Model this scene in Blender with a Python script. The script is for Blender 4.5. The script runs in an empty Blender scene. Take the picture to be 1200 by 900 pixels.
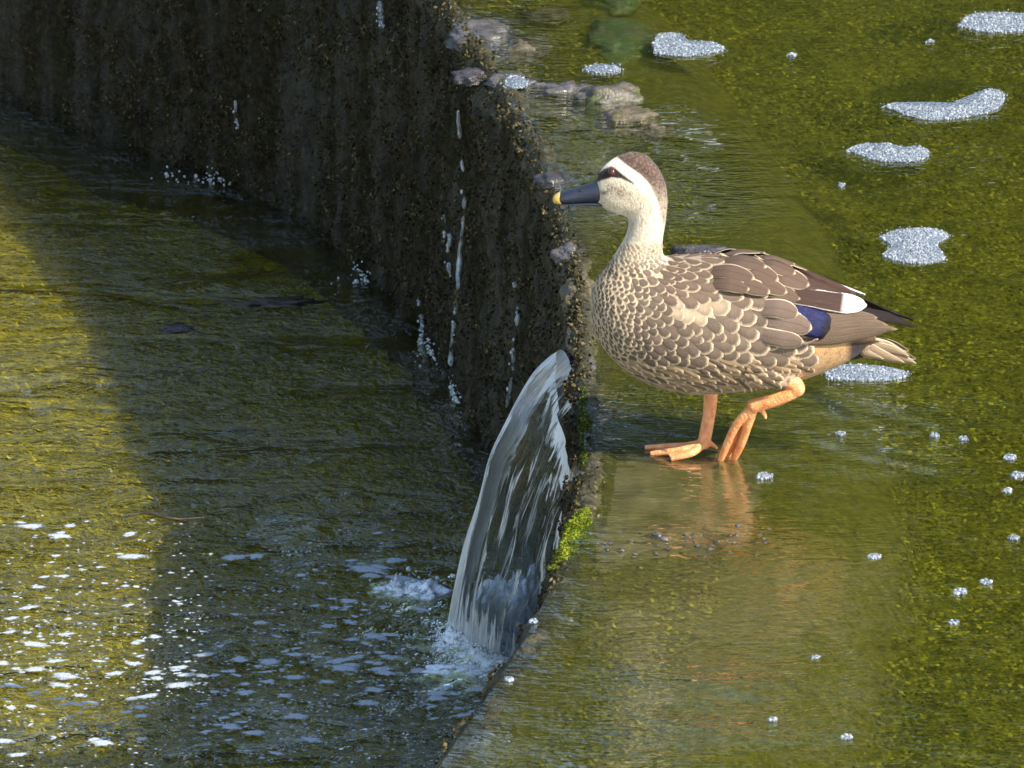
import bpy, bmesh, math, random
import numpy as np
from mathutils import Vector, Matrix, noise as mnoise
from mathutils.bvhtree import BVHTree

random.seed(7)
rng = np.random.default_rng(7)
sc = bpy.context.scene
COL = sc.collection

# ------------------------------------------------------------------ camera
PITCH = math.radians(20.0)
DIST = 9.0
FPX = 8100.0                       # focal length in photograph pixels (1200 wide)
cam_d = bpy.data.cameras.new('camera')
cam = bpy.data.objects.new('camera', cam_d)
COL.objects.link(cam)
CAM = np.array([0.0, -DIST * math.cos(PITCH), DIST * math.sin(PITCH)])
cam.location = CAM
cam.rotation_euler = (math.pi / 2 - PITCH, 0, 0)
cam_d.sensor_width = 36.0
cam_d.lens = 36.0 * FPX / 1200.0
cam_d.clip_start = 0.1
cam_d.clip_end = 400.0
cam_d.dof.use_dof = True
cam_d.dof.focus_distance = DIST
cam_d.dof.aperture_fstop = 40.0
sc.camera = cam

# ------------------------------------------------------------------ light
SUN_DIR = Vector((0.4715, -0.3353, 0.5300)).normalized()      # towards the sun (read from the weir's shadow edge on the pool)
world = bpy.data.worlds.new('World')
sc.world = world
world.use_nodes = True
wn = world.node_tree
sky = wn.nodes.new('ShaderNodeTexSky')
sky.sky_type = 'NISHITA'
sky.sun_disc = False
sky.air_density = 1.3
sky.dust_density = 0.8
sky.sun_elevation = math.asin(SUN_DIR.z)
sky.sun_rotation = math.atan2(SUN_DIR.x, SUN_DIR.y)
bg = wn.nodes['Background']
bg.inputs['Strength'].default_value = 0.14
wn.links.new(sky.outputs[0], bg.inputs['Color'])
sun_d = bpy.data.lights.new('sun', 'SUN')
sun_d.energy = 5.0
sun_d.angle = math.radians(0.5)
sun_d.color = (1.0, 0.94, 0.84)
sun = bpy.data.objects.new('sun', sun_d)
sun.rotation_euler = (-SUN_DIR).to_track_quat('-Z', 'Y').to_euler()
sun.location = (3, -2, 6)
COL.objects.link(sun)

sc.view_settings.view_transform = 'Standard'
sc.view_settings.look = 'None'
sc.view_settings.exposure = 0.9
sc.view_settings.gamma = 1.0
sc.view_settings.use_curve_mapping = False
sc.render.engine = 'CYCLES'
sc.cycles.use_denoising = True
sc.cycles.max_bounces = 10
sc.cycles.transparent_max_bounces = 12

# ------------------------------------------------------------------ pixel <-> world
FWD = np.array([0, math.cos(PITCH), -math.sin(PITCH)])
UPV = np.array([0, math.sin(PITCH), math.cos(PITCH)])
RGT = np.array([1.0, 0, 0])


def ray(px, py):
    return FWD + (px - 600) / FPX * RGT + (450 - py) / FPX * UPV


def G(px, py, z=0.0):                     # pixel on a level plane
    d = ray(px, py)
    return CAM + d * ((z - CAM[2]) / d[2])


def PY(px, py, y):                        # pixel on an upright plane
    d = ray(px, py)
    return CAM + d * ((y - CAM[1]) / d[1])


def to_px(v):                             # (n,3) -> (n,2)
    r = np.atleast_2d(v) - CAM
    k = FPX / (r @ FWD)
    return np.stack([600 + (r @ RGT) * k, 450 - (r @ UPV) * k], 1)


# ------------------------------------------------------------------ mesh helpers
def new_mesh(name, V, F, smooth=True):
    me = bpy.data.meshes.new(name)
    me.from_pydata(np.asarray(V, dtype=float).tolist(), [], [tuple(int(i) for i in f) for f in F])
    if smooth:
        me.polygons.foreach_set('use_smooth', [True] * len(me.polygons))
    me.update()
    return me


def obj(name, me, mat=None, parent=None):
    o = bpy.data.objects.new(name, me)
    COL.objects.link(o)
    if mat is not None and me is not None and not me.materials:
        me.materials.append(mat)
    if parent is not None:
        o.parent = parent
    return o


def tag(o, label=None, cat=None, group=None, kind=None):
    if label: o['label'] = label
    if cat: o['category'] = cat
    if group: o['group'] = group
    if kind: o['kind'] = kind
    return o


def empty(name, loc):
    o = bpy.data.objects.new(name, None)
    COL.objects.link(o)
    o.empty_display_size = 0.02
    o.location = [float(c) for c in loc]
    return o


def grid_faces(nr, nc, wrap=False):
    i = np.arange(nr - 1)[:, None]
    j = np.arange(nc if wrap else nc - 1)[None, :]
    a = i * nc + j
    b = i * nc + (j + 1) % nc
    return np.stack([a, b, b + nc, a + nc], -1).reshape(-1, 4)


def vnoise(P, s, seed=0.0):
    return np.array([mnoise.noise((x * s + seed, y * s - seed, z * s + seed * .7)) for x, y, z in P])


def fbm(P, s, seed=0.0, octv=3):
    out = np.zeros(len(P)); a = 1.0
    for k in range(octv):
        out += a * vnoise(P, s * 2 ** k, seed + 11.3 * k); a *= .5
    return out


def set_col(me, name, C):
    at = me.color_attributes.new(name, 'FLOAT_COLOR', 'POINT')
    C = np.asarray(C, float)
    if C.shape[1] == 3: C = np.concatenate([C, np.ones((len(C), 1))], 1)
    at.data.foreach_set('color', C.ravel())


def lin(r, g, b):
    f = lambda c: c / 12.92 if c <= .04045 else ((c + .055) / 1.055) ** 2.4
    return np.array([f(r / 255), f(g / 255), f(b / 255)])


def crom(pts, n):
    P = np.asarray(pts, float)
    P = np.vstack([2 * P[0] - P[1], P, 2 * P[-1] - P[-2]])
    m = len(P) - 3
    out = []
    for t in np.linspace(0, m - 1e-9, n):
        i = int(t); u = t - i
        a, b, c, d = P[i:i + 4]
        out.append(.5 * (2 * b + (c - a) * u + (2 * a - 5 * b + 4 * c - d) * u ** 2 + (3 * b - a - 3 * c + d) * u ** 3))
    return np.array(out)


def sphere_vf(center, r, seg=8, rings=5, squash=(1, 1, 1)):
    V = []; F = []
    c = np.asarray(center)
    for i in range(rings + 1):
        th = math.pi * i / rings
        for j in range(seg):
            ph = 2 * math.pi * j / seg
            V.append(c + r * np.array([math.sin(th) * math.cos(ph) * squash[0], math.sin(th) * math.sin(ph) * squash[1], math.cos(th) * squash[2]]))
    return np.array(V), grid_faces(rings + 1, seg, True)


ICO_V = None
def ico(sub=1):
    bm = bmesh.new(); bmesh.ops.create_icosphere(bm, subdivisions=sub, radius=1)
    V = np.array([v.co[:] for v in bm.verts]); F = np.array([[v.index for v in f.verts] for f in bm.faces])
    bm.free(); return V, F
ICO1 = ico(1); ICO2 = ico(2); ICO3 = ico(3); ICO4 = ico(4)


def scatter(base, C, R, rot=None, squash=None):
    """copies of a small mesh at centres C with radii R -> V, F"""
    bv, bf = base
    C = np.asarray(C); R = np.asarray(R)
    if R.ndim == 1: R = np.repeat(R[:, None], 3, 1)
    V = (bv[None] * R[:, None, :])
    if rot is not None:
        V = np.einsum('nij,nkj->nki', rot, V)
    V = V + C[:, None, :]
    F = bf[None] + (np.arange(len(C)) * len(bv))[:, None, None]
    return V.reshape(-1, 3), F.reshape(-1, bf.shape[1])


def sweep(pts, rad, seg=10, cap=True):
    """closed tube with radius per point; rad may be (n,2)"""
    P = np.asarray(pts, float); R = np.asarray(rad, float)
    if R.ndim == 1: R = np.stack([R, R], 1)
    T = np.gradient(P, axis=0); T /= np.linalg.norm(T, axis=1)[:, None] + 1e-12
    up = np.array([0, 1.0, 0.05])
    V = []
    for p, t, r in zip(P, T, R):
        a = np.cross(up, t); a /= np.linalg.norm(a) + 1e-12
        b = np.cross(t, a)
        for k in range(seg):
            an = 2 * math.pi * k / seg
            V.append(p + a * math.cos(an) * r[0] + b * math.sin(an) * r[1])
    F = [list(f) for f in grid_faces(len(P), seg, True)]
    F.append(list(range(seg))[::-1]); F.append([len(P) * seg - seg + k for k in range(seg)])
    return np.array(V), F


def merge(parts):
    V = []; F = []; n = 0
    for v, f in parts:
        V.append(np.asarray(v)); F += [[int(i) + n for i in q] for q in f]; n += len(v)
    return np.vstack(V), F


def remeshed(name, V, F, vox, smooth=4, fac=.5):
    me = new_mesh(name + '_src', V, F)
    bm = bmesh.new(); bm.from_mesh(me); bmesh.ops.recalc_face_normals(bm, faces=bm.faces); bm.to_mesh(me); bm.free()
    o = bpy.data.objects.new(name + '_src', me); COL.objects.link(o)
    m = o.modifiers.new('r', 'REMESH'); m.mode = 'VOXEL'; m.voxel_size = vox
    if smooth:
        s = o.modifiers.new('s', 'SMOOTH'); s.iterations = smooth; s.factor = fac
    dg = bpy.context.evaluated_depsgraph_get()
    out = bpy.data.meshes.new_from_object(o.evaluated_get(dg))
    out.name = name
    bpy.data.objects.remove(o); bpy.data.meshes.remove(me)
    out.polygons.foreach_set('use_smooth', [True] * len(out.polygons)); out.update()
    return out


# ------------------------------------------------------------------ materials
class Mat:
    def __init__(self, name):
        self.m = bpy.data.materials.new(name); self.m.use_nodes = True
        self.t = self.m.node_tree; self.t.nodes.clear()
        self.out = self.t.nodes.new('ShaderNodeOutputMaterial')

    def n(self, typ, **kw):
        x = self.t.nodes.new('ShaderNode' + typ)
        for k, v in kw.items(): setattr(x, k, v)
        return x

    def l(self, a, b): self.t.links.new(a, b)

    def v(self, sock, val):
        if hasattr(val, 'is_output') or hasattr(val, 'links'): self.l(val, sock)
        else: sock.default_value = val

    def coord(self, scale=(1, 1, 1), which='Object'):
        tc = self.n('TexCoord'); mp = self.n('Mapping'); mp.inputs['Scale'].default_value = scale
        self.l(tc.outputs[which], mp.inputs[0]); return mp.outputs[0]

    def geo(self, scale=(1, 1, 1)):
        g = self.n('NewGeometry'); mp = self.n('Mapping'); mp.inputs['Scale'].default_value = scale
        self.l(g.outputs['Position'], mp.inputs[0]); return mp.outputs[0]

    def noise(self, vec, scale, detail=3, rough=.55, dist=0):
        x = self.n('TexNoise'); self.l(vec, x.inputs['Vector'])
        x.inputs['Scale'].default_value = scale; x.inputs['Detail'].default_value = detail
        x.inputs['Roughness'].default_value = rough; x.inputs['Distortion'].default_value = dist
        return x.outputs['Fac']

    def ramp(self, fac, stops):
        x = self.n('ValToRGB'); self.l(fac, x.inputs[0]); e = x.color_ramp.elements
        while len(e) < len(stops): e.new(.5)
        for q, (p, c) in zip(e, stops):
            q.position = p; q.color = (*c, 1) if len(c) == 3 else c
        return x.outputs[0]

    def math(self, op, a, b=None, c=None, clamp=False):
        x = self.n('Math', operation=op); x.use_clamp = clamp
        self.v(x.inputs[0], a)
        if b is not None: self.v(x.inputs[1], b)
        if c is not None: self.v(x.inputs[2], c)
        return x.outputs[0]

    def mix(self, fac, a, b, blend='MIX'):
        x = self.n('Mix', data_type='RGBA', blend_type=blend)
        self.v(x.inputs[0], fac)
        for s, val in ((x.inputs[6], a), (x.inputs[7], b)):
            if isinstance(val, (tuple, list, np.ndarray)): s.default_value = (*[float(q) for q in val[:3]], 1)
            else: self.l(val, s)
        return x.outputs[2]

    def bump(self, h, strength, dist, nrm=None):
        x = self.n('Bump'); self.l(h, x.inputs['Height'])
        x.inputs['Strength'].default_value = strength; x.inputs['Distance'].default_value = dist
        if nrm is not None: self.l(nrm, x.inputs['Normal'])
        return x.outputs[0]

    def bsdf(self, color, rough=.6, spec=.5, nrm=None, **kw):
        x = self.n('BsdfPrincipled')
        if isinstance(color, (tuple, list, np.ndarray)): x.inputs['Base Color'].default_value = (*[float(q) for q in color[:3]], 1)
        else: self.l(color, x.inputs['Base Color'])
        self.v(x.inputs['Roughness'], rough); self.v(x.inputs['Specular IOR Level'], spec)
        if nrm is not None: self.l(nrm, x.inputs['Normal'])
        for k, val in kw.items(): self.v(x.inputs[k.replace('_', ' ')], val)
        return x.outputs[0]

    def schlick(self, nrm, f0=.02):
        # reflectance of a water surface, the same from above and from below
        g = self.n('NewGeometry'); d = self.n('VectorMath', operation='DOT_PRODUCT')
        self.l(g.outputs['Incoming'], d.inputs[0]); self.l(nrm, d.inputs[1])
        c = self.math('ABSOLUTE', d.outputs['Value'])
        k = self.math('POWER', self.math('SUBTRACT', 1, c, clamp=True), 5)
        return self.math('MULTIPLY_ADD', k, 1 - f0, f0, clamp=True)

    def end(self, shader):
        self.l(shader, self.out.inputs[0]); return self.m


def water_mat(name, s1, s2, st, tint, rough=.03, stretch=(1, 1, 1), refl=1.0, bend=.0, f0=.02, patch=None):
    m = Mat(name)
    p = m.geo(stretch)
    big = m.noise(m.geo(), 5, 2)
    a = m.noise(p, s1, 3, .55, .4)
    b = m.noise(p, s2, 2, .5, .3)
    h = m.math('ADD', a, m.math('MULTIPLY', b, .45))
    rf = m.n('Attribute', attribute_name='riffle')
    amp = m.math('ADD', m.math('MULTIPLY_ADD', big, 1.3, .25), rf.outputs['Fac'])
    if patch:
        pn = m.noise(m.geo((.55, 1.6, 1)), patch, 3, .55, .6)
        amp = m.math('ADD', m.math('MULTIPLY', amp, m.ramp(pn, [(.38, (.10, .10, .10)), (.60, (1, 1, 1))])), .04)
    h = m.math('MULTIPLY', h, amp)
    nb = m.bump(h, 1.0, st)
    fac = m.math('MULTIPLY', m.schlick(nb, f0), refl, clamp=True)
    tr = m.n('BsdfTransparent'); tr.inputs[0].default_value = (*tint, 1)
    gl = m.n('BsdfGlossy'); gl.inputs['Roughness'].default_value = rough; m.l(nb, gl.inputs['Normal'])
    gl.inputs['Color'].default_value = (1, 1, 1, 1)
    mx = m.n('MixShader'); rfr = m.n('BsdfRefraction'); rfr.inputs['IOR'].default_value = 1.333; rfr.inputs['Roughness'].default_value = 0; m.l(nb, rfr.inputs['Normal'])
    rfr.inputs['Color'].default_value = (*tint, 1)
    mt = m.n('MixShader'); mt.inputs[0].default_value = bend; m.l(tr.outputs[0], mt.inputs[1]); m.l(rfr.outputs[0], mt.inputs[2])
    m.l(fac, mx.inputs[0]); m.l(mt.outputs[0], mx.inputs[1]); m.l(gl.outputs[0], mx.inputs[2])
    return m.end(mx.outputs[0])


M_UPWATER = water_mat('upper_water', 26, 95, .0018, (.88, .92, .78), .02, (.6, 1.5, 1), 2.0, .40)
M_LOWATER = water_mat('pool_water', 48, 125, .021, (.84, .87, .62), .012, (.85, 1.1, 1), 1.7, .25, .03, 4.5)


def stone_mat(name, c1, c2, moss=None, scale=30, rough=.35, bump=.004, moss_amt=.5):
    m = Mat(name); p = m.geo()
    a = m.noise(p, scale, 5, .65); b = m.noise(p, scale * 5, 3)
    col = m.ramp(a, [(.3, tuple(c1)), (.7, tuple(c2))])
    if moss is not None:
        f = m.ramp(m.noise(p, scale * .45, 4), [(moss_amt - .06, (0, 0, 0)), (moss_amt + .1, (1, 1, 1))])
        col = m.mix(f, col, moss)
    col = m.mix(m.math('MULTIPLY', b, .5), col, (0.01, .01, .006), 'MIX')
    nb = m.bump(m.math('ADD', a, m.math('MULTIPLY', b, .5)), 1, bump)
    return m.end(m.bsdf(col, rough, .5, nb))


# weir concrete: mossy, wet; algae film on the crest, dark moss on the drop
def weir_mat():
    m = Mat('weir_concrete'); p = m.geo()
    n1 = m.noise(p, 9, 4); n2 = m.noise(p, 85, 5, .72); n3 = m.noise(p, 240, 3)
    at = m.n('Attribute', attribute_name='zone')            # 0 face, .5 lip, 1 crest
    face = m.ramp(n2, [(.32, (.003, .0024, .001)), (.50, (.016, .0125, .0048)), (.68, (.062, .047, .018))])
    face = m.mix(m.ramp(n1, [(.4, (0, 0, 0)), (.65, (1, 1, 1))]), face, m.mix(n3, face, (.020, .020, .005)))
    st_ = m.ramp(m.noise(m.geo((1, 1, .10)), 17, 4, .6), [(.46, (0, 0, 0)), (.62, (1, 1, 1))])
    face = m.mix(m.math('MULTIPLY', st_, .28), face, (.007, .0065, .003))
    lip = m.ramp(n2, [(.3, (.022, .020, .010)), (.55, (.060, .054, .028)), (.75, (.15, .135, .09))])
    cr = m.ramp(n2, [(.3, (.038, .038, .004)), (.5, (.098, .088, .009)), (.72, (.175, .148, .022))])
    conc = m.ramp(n3, [(.3, (.07, .058, .025)), (.7, (.17, .145, .085))])
    cr = m.mix(m.ramp(n1, [(.55, (0, 0, 0)), (.75, (.45, .45, .45))]), cr, conc)
    de = m.n('Attribute', attribute_name='inward')
    far = m.ramp(n2, [(.3, (.038, .040, .004)), (.5, (.100, .094, .008)), (.72, (.19, .165, .016))])
    cr = m.mix(m.ramp(m.math('ADD', de.outputs['Fac'], m.math('MULTIPLY_ADD', n1, .6, -.3)), [(.25, (0, 0, 0)), (.65, (1, 1, 1))]), cr, far)
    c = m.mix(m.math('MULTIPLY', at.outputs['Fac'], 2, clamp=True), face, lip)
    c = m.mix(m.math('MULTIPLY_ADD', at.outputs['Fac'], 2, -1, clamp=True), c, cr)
    nb = m.bump(m.math('ADD', n2, m.math('MULTIPLY', n3, .6)), 1, .009)
    return m.end(m.bsdf(c, m.math('SUBTRACT', m.math('MULTIPLY_ADD', n2, .4, .42), m.math('MULTIPLY', st_, .3)), m.math('MULTIPLY_ADD', st_, .35, .12), nb))
M_WEIR = weir_mat()


def algae_bed(name, dark, mid, hi, s=28):
    m = Mat(name); p = m.geo((.7, 1.3, 1))
    n1 = m.noise(p, s, 5, .7); n2 = m.noise(p, s * 4, 3, .6); n0 = m.noise(m.geo(), 3.2, 3)
    f = m.math('ADD', m.math('MULTIPLY', n1, .6), m.math('MULTIPLY', n2, .4))
    c = m.ramp(f, [(.36, dark), (.52, mid), (.66, hi)])
    c = m.mix(m.ramp(n0, [(.35, (0, 0, 0)), (.7, (.6, .6, .6))]), c, m.mix(.5, c, (.03, .05, .004)))
    nb = m.bump(f, 1, .02)
    return m.end(m.bsdf(c, .8, .1, nb))
M_BED = algae_bed('algae_bed', (.046, .048, .004), (.125, .120, .009), (.225, .205, .015))
M_POOLBED = algae_bed('pool_bed', (.085, .068, .003), (.31, .245, .005), (.55, .42, .008), 34)


def leaf_mat(name, cols, rough=.6, trans=.2):
    m = Mat(name)
    at = m.n('Attribute', attribute_name='tint')
    c = m.ramp(at.outputs['Fac'], [(i / (len(cols) - 1), c) for i, c in enumerate(cols)])
    return m.end(m.bsdf(c, rough, .15))
M_ALGAE = leaf_mat('algae_strands', [(.040, .042, .003), (.115, .110, .007), (.195, .178, .011), (.33, .29, .02)])
M_MOSSF = leaf_mat('wall_moss', [(.006, .0045, .002), (.026, .020, .007), (.062, .048, .018), (.15, .12, .052)], .5)
M_MOSSG = leaf_mat('green_moss', [(.022, .034, .003), (.085, .115, .008), (.18, .21, .012), (.30, .32, .03)], .5)


def foam_mat():
    m = Mat('foam'); p = m.geo()
    v = m.n('TexVoronoi'); m.l(p, v.inputs['Vector']); v.inputs['Scale'].default_value = 260
    nb = m.bump(v.outputs['Distance'], .8, .003)
    c = m.ramp(v.outputs['Distance'], [(.0, (.26, .30, .34)), (.7, (.10, .125, .155))])
    return m.end(m.bsdf(c, .25, .6, nb))
M_FOAM = foam_mat()


def bubble_mat():
    m = Mat('bubbles')
    at = m.n('Attribute', attribute_name='tint')
    c = m.ramp(at.outputs['Fac'], [(0, (.05, .062, .08)), (.6, (.17, .195, .225)), (1, (.36, .39, .42))])
    return m.end(m.bsdf(c, .28, .45))
M_BUBBLE = bubble_mat()


def fleck_mat(name='thin_foam', col=(.40, .44, .48)):
    m = Mat(name); p = m.coord()
    n = m.noise(m.geo(), 170, 3); e = m.n('Attribute', attribute_name='tint')
    v = m.n('TexVoronoi'); m.l(m.geo(), v.inputs['Vector']); v.inputs['Scale'].default_value = 320
    nb = m.bump(v.outputs['Distance'], .6, .002)
    d = m.bsdf(col, .4, .5, nb)
    tr = m.n('BsdfTransparent')
    a = m.math('SUBTRACT', m.math('MULTIPLY', e.outputs['Fac'], 1.55), m.math('MULTIPLY', n, 1.5))
    a = m.math('MULTIPLY', m.math('ADD', a, .10), 1.5, clamp=True)
    mx = m.n('MixShader'); m.l(a, mx.inputs[0]); m.l(tr.outputs[0], mx.inputs[1]); m.l(d, mx.inputs[2])
    return m.end(mx.outputs[0])
M_FLECK = fleck_mat()
M_CHURN = fleck_mat('churned_water', (.86, .90, .94))


def jet_mat(name, white_lo, white_hi, sx=38., sy=2.2):
    m = Mat(name)
    uv = m.n('UVMap'); mp = m.n('Mapping'); mp.inputs['Scale'].default_value = (sx, sy, 1); m.l(uv.outputs[0], mp.inputs[0])
    n = m.noise(mp.outputs[0], 1.0, 4, .62, 1.3)
    mp2 = m.n('Mapping'); mp2.inputs['Scale'].default_value = (sx * .3, sy * .8, 1); m.l(uv.outputs[0], mp2.inputs[0])
    n2 = m.noise(mp2.outputs[0], 1.0, 3, .6, .8)
    nb = m.bump(m.math('ADD', n, m.math('MULTIPLY', n2, 1.5)), 1, .013)
    fr = m.schlick(nb)
    tr = m.n('BsdfTransparent'); tr.inputs[0].default_value = (.82, .86, .88, 1)
    gl = m.n('BsdfGlossy'); gl.inputs['Roughness'].default_value = .06; m.l(nb, gl.inputs['Normal'])
    mx = m.n('MixShader'); m.l(m.math('MULTIPLY_ADD', fr, .55, .02, clamp=True), mx.inputs[0])
    m.l(tr.outputs[0], mx.inputs[1]); m.l(gl.outputs[0], mx.inputs[2])
    at = m.n('Attribute', attribute_name='tint')
    wf = m.math('MULTIPLY', m.math('MULTIPLY', n, n2), 3.2)
    wf = m.math('ADD', wf, m.math('SUBTRACT', at.outputs['Fac'], .5))
    w = m.ramp(wf, [(white_lo, (0, 0, 0)), (white_hi, (.92, .92, .92))])
    df = m.bsdf((.82, .84, .86), .3, .6, nb)
    mx2 = m.n('MixShader'); m.l(w, mx2.inputs[0]); m.l(mx.outputs[0], mx2.inputs[1]); m.l(df, mx2.inputs[2])
    return m.end(mx2.outputs[0])
M_JET = jet_mat('falling_water', .56, .74, 21., 3.0)
M_TRICKLE = jet_mat('trickle_water', .30, .75, 4, 14)


def glass_drop():
    m = Mat('droplet')
    g0 = m.n('NewGeometry'); fr = m.schlick(g0.outputs['Normal'], .04)
    tr = m.n('BsdfTransparent'); tr.inputs[0].default_value = (.75, .78, .8, 1)
    gl = m.n('BsdfGlossy'); gl.inputs['Roughness'].default_value = .05
    mx = m.n('MixShader'); m.l(m.math('MULTIPLY_ADD', fr, 1, .25, clamp=True), mx.inputs[0]); m.l(tr.outputs[0], mx.inputs[1]); m.l(gl.outputs[0], mx.inputs[2])
    d = m.bsdf((.85, .87, .9), .2, .8)
    mx2 = m.n('MixShader'); mx2.inputs[0].default_value = .28; m.l(mx.outputs[0], mx2.inputs[1]); m.l(d, mx2.inputs[2])
    return m.end(mx2.outputs[0])
M_DROP = glass_drop()

mf_ = Mat('froth'); M_FROTH = mf_.end(mf_.bsdf((.84, .88, .92), .2, .6))
M_ROCKMOSS = stone_mat('mossy_stone', (.05, .04, .03), (.20, .17, .13), (.10, .13, .02), 40, .3, .006, .52)
M_ROCKGREEN = stone_mat('green_stone', (.05, .055, .03), (.15, .16, .08), (.07, .12, .03), 30, .4, .006, .5)
M_ROCKGREY = stone_mat('grey_stone', (.045, .040, .038), (.17, .15, .14), None, 45, .22, .004)
M_ROCKDARK = stone_mat('dark_stone', (.03, .026, .03), (.10, .085, .09), None, 40, .3, .005)
M_ROCKBROWN = stone_mat('brown_grit', (.055, .042, .024), (.25, .195, .125), (.11, .10, .02), 70, .3, .006, .6)
M_PATCH = stone_mat('wet_concrete', (.12, .094, .040), (.27, .215, .115), (.105, .092, .014), 26, .35, .003, .56)
M_WOOD = stone_mat('wet_wood', (.03, .02, .014), (.09, .065, .045), None, 60, .35, .003)

# ------------------------------------------------------------------ plan of the weir
lip_px = [(505, 895), (550, 830), (600, 755), (643, 672), (664, 600), (674, 540), (672, 470), (666, 400), (663, 330), (655, 270),
          (640, 220), (610, 160), (580, 110), (545, 58), (512, 0)]
_top = G(512, 0, 0)
_d = ray(511, 412)
DROP = -float((CAM + _d * ((_top[1] - CAM[1]) / _d[1]))[2])      # height of the fall from lip to pool
base_px = [(450, 340), (380, 274), (300, 228), (200, 190), (100, 151), (0, 115)]
plan = [G(*p, 0)[:2] for p in lip_px] + [G(*p, -DROP)[:2] for p in base_px]
plan = np.array(plan)
d0 = plan[0] - plan[2]; d1 = plan[-1] - plan[-3]
plan = np.vstack([plan[0] + d0 * k for k in (12, 6, 3, 1)] + [plan] + [plan[-1] + d1 * k for k in (1, 2.5, 5)])
yy = np.linspace(plan[0, 1], plan[-1, 1], 1400)
xx = np.interp(yy, plan[:, 1], plan[:, 0])
kern = np.exp(-np.linspace(-2, 2, 25) ** 2); kern /= kern.sum()
xx = np.convolve(np.pad(xx, 12, mode='edge'), kern, 'valid')
Y_NEAR, Y_FAR = yy[13], yy[-14]
def lip_x(y): return np.interp(y, yy, xx)
Y0F, Y1F = G(600, 960, 0)[1], G(600, -60, 0)[1]                  # what the picture spans on the upper level
print('DROP', DROP, 'Y', Y_NEAR, Y_FAR, Y0F, Y1F)

# arc-length resampling of the lip
ys_d = np.concatenate([np.linspace(Y_NEAR, Y0F, 30)[:-1], np.linspace(Y0F, Y1F + .9, 620)[:-1], np.linspace(Y1F + .9, Y_FAR, 60)])
LP = np.stack([lip_x(ys_d), ys_d], 1)
TG = np.gradient(LP, axis=0); TG /= np.linalg.norm(TG, axis=1)[:, None]
NIN = np.stack([TG[:, 1], -TG[:, 0]], 1)                          # horizontal direction into the upper channel
NU = len(LP)
CREST_W = .285
WATER_Z = 0.0

prof = [(0, -DROP - .22), (0, -DROP - .1)] + [(0, z) for z in np.linspace(-DROP - .05, -.03, 44)] + \
       [(.003, -.016), (.009, -.006), (.018, -.002), (.028, -.004), (.040, -.010)] + \
       [(d, -.020) for d in np.linspace(.055, CREST_W - .08, 18)] + [(CREST_W - .05, -.021), (CREST_W - .02, -.023), (CREST_W, -.027)] + [(CREST_W + .03, -.034), (CREST_W + .07, -.062), (CREST_W + .12, -.10), (CREST_W + .18, -.17)]
prof = np.array(prof); NP_ = len(prof)
V = np.zeros((NU, NP_, 3)); 
V[:, :, :2] = LP[:, None, :] + NIN[:, None, :] * prof[None, :, 0, None]
V[:, :, 2] = prof[None, :, 1]
flat = V.reshape(-1, 3)
n_a = fbm(flat, 14, 3.1, 3).reshape(NU, NP_); n_b = fbm(flat, 55, 9.4, 2).reshape(NU, NP_); n_l = fbm(flat * [1, 1, 0], 7, 5.5, 3).reshape(NU, NP_)
face_w = np.clip((prof[:, 1] < -.012) * (prof[:, 0] < .02), 0, 1)[None, :]
dsp = (n_a * .017 + n_b * .0075) * face_w
V[:, :, :2] -= NIN[:, None, :] * dsp[:, :, None]
# the lip stands a little clear of the water between the stones, the crest is uneven
lipw = np.exp(-((prof[:, 0] - .02) / .02) ** 2)[None, :] * (prof[:, 1] > -.02)[None, :]
crestw = ((prof[:, 0] > .03) & (prof[:, 0] < CREST_W))[None, :]
pxl = to_px(np.concatenate([LP, np.zeros((NU, 1))], 1))[:, 1]
emer = np.exp(-((pxl - 375) / 75) ** 2) * .016 + np.exp(-((pxl - 600) / 60) ** 2) * .008 + np.exp(-((pxl - 60) / 70) ** 2) * .006 - np.exp(-((pxl - 860) / 120) ** 2) * .001
V[:, :, :2] += NIN[:, None, :] * (lipw * (n_a * .010 + n_l * .008))[:, :, None]
V[:, :, 2] += lipw * (emer[:, None] + n_l * .010 + n_b * .006) + crestw * (n_l * .006 + n_b * .002)
zone = np.where(prof[:, 1] < -.03, 0, np.where(prof[:, 0] < .045, .5, 1.0)); zone[-4:] = 1.0
zone = np.where((prof[:, 0] >= .04) & (prof[:, 0] < .06), .8, zone)
me = new_mesh('weir', V.reshape(-1, 3), grid_faces(NU, NP_))
at = me.attributes.new('zone', 'FLOAT', 'POINT'); at.data.foreach_set('value', np.tile(zone, NU))
at = me.attributes.new('inward', 'FLOAT', 'POINT'); at.data.foreach_set('value', np.tile(np.clip(prof[:, 0] / .30, 0, 1), NU))
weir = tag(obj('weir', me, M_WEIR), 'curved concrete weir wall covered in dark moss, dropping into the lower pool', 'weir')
weir_bvh = BVHTree.FromPolygons([tuple(v) for v in V.reshape(-1, 3)], [tuple(int(i) for i in f) for f in grid_faces(NU, NP_)])


def flakes(C, Nrm, size, aspect=2.2, spread=.9):
    """little bent leaf blades: 2 triangles each"""
    n = len(C)
    d = Nrm + rng.normal(0, spread, (n, 3)); d /= np.linalg.norm(d, axis=1)[:, None]
    s = np.cross(d, rng.normal(0, 1, (n, 3))); s /= np.linalg.norm(s, axis=1)[:, None]
    size = np.asarray(size)[:, None]
    a = C - s * size / aspect * .5; b = C + s * size / aspect * .5
    mid = C + d * size * .6; tip = C + d * size + np.cross(s, d) * size * .3
    V = np.stack([a, b, mid + s * size / aspect * .55, tip, mid - s * size / aspect * .55], 1).reshape(-1, 3)
    k = (np.arange(n) * 5)[:, None]
    F = np.concatenate([k + np.array([[0, 1, 2, 4]]), ], 0).tolist() + (k + np.array([[4, 2, 3]])).tolist()
    return V, F


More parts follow.
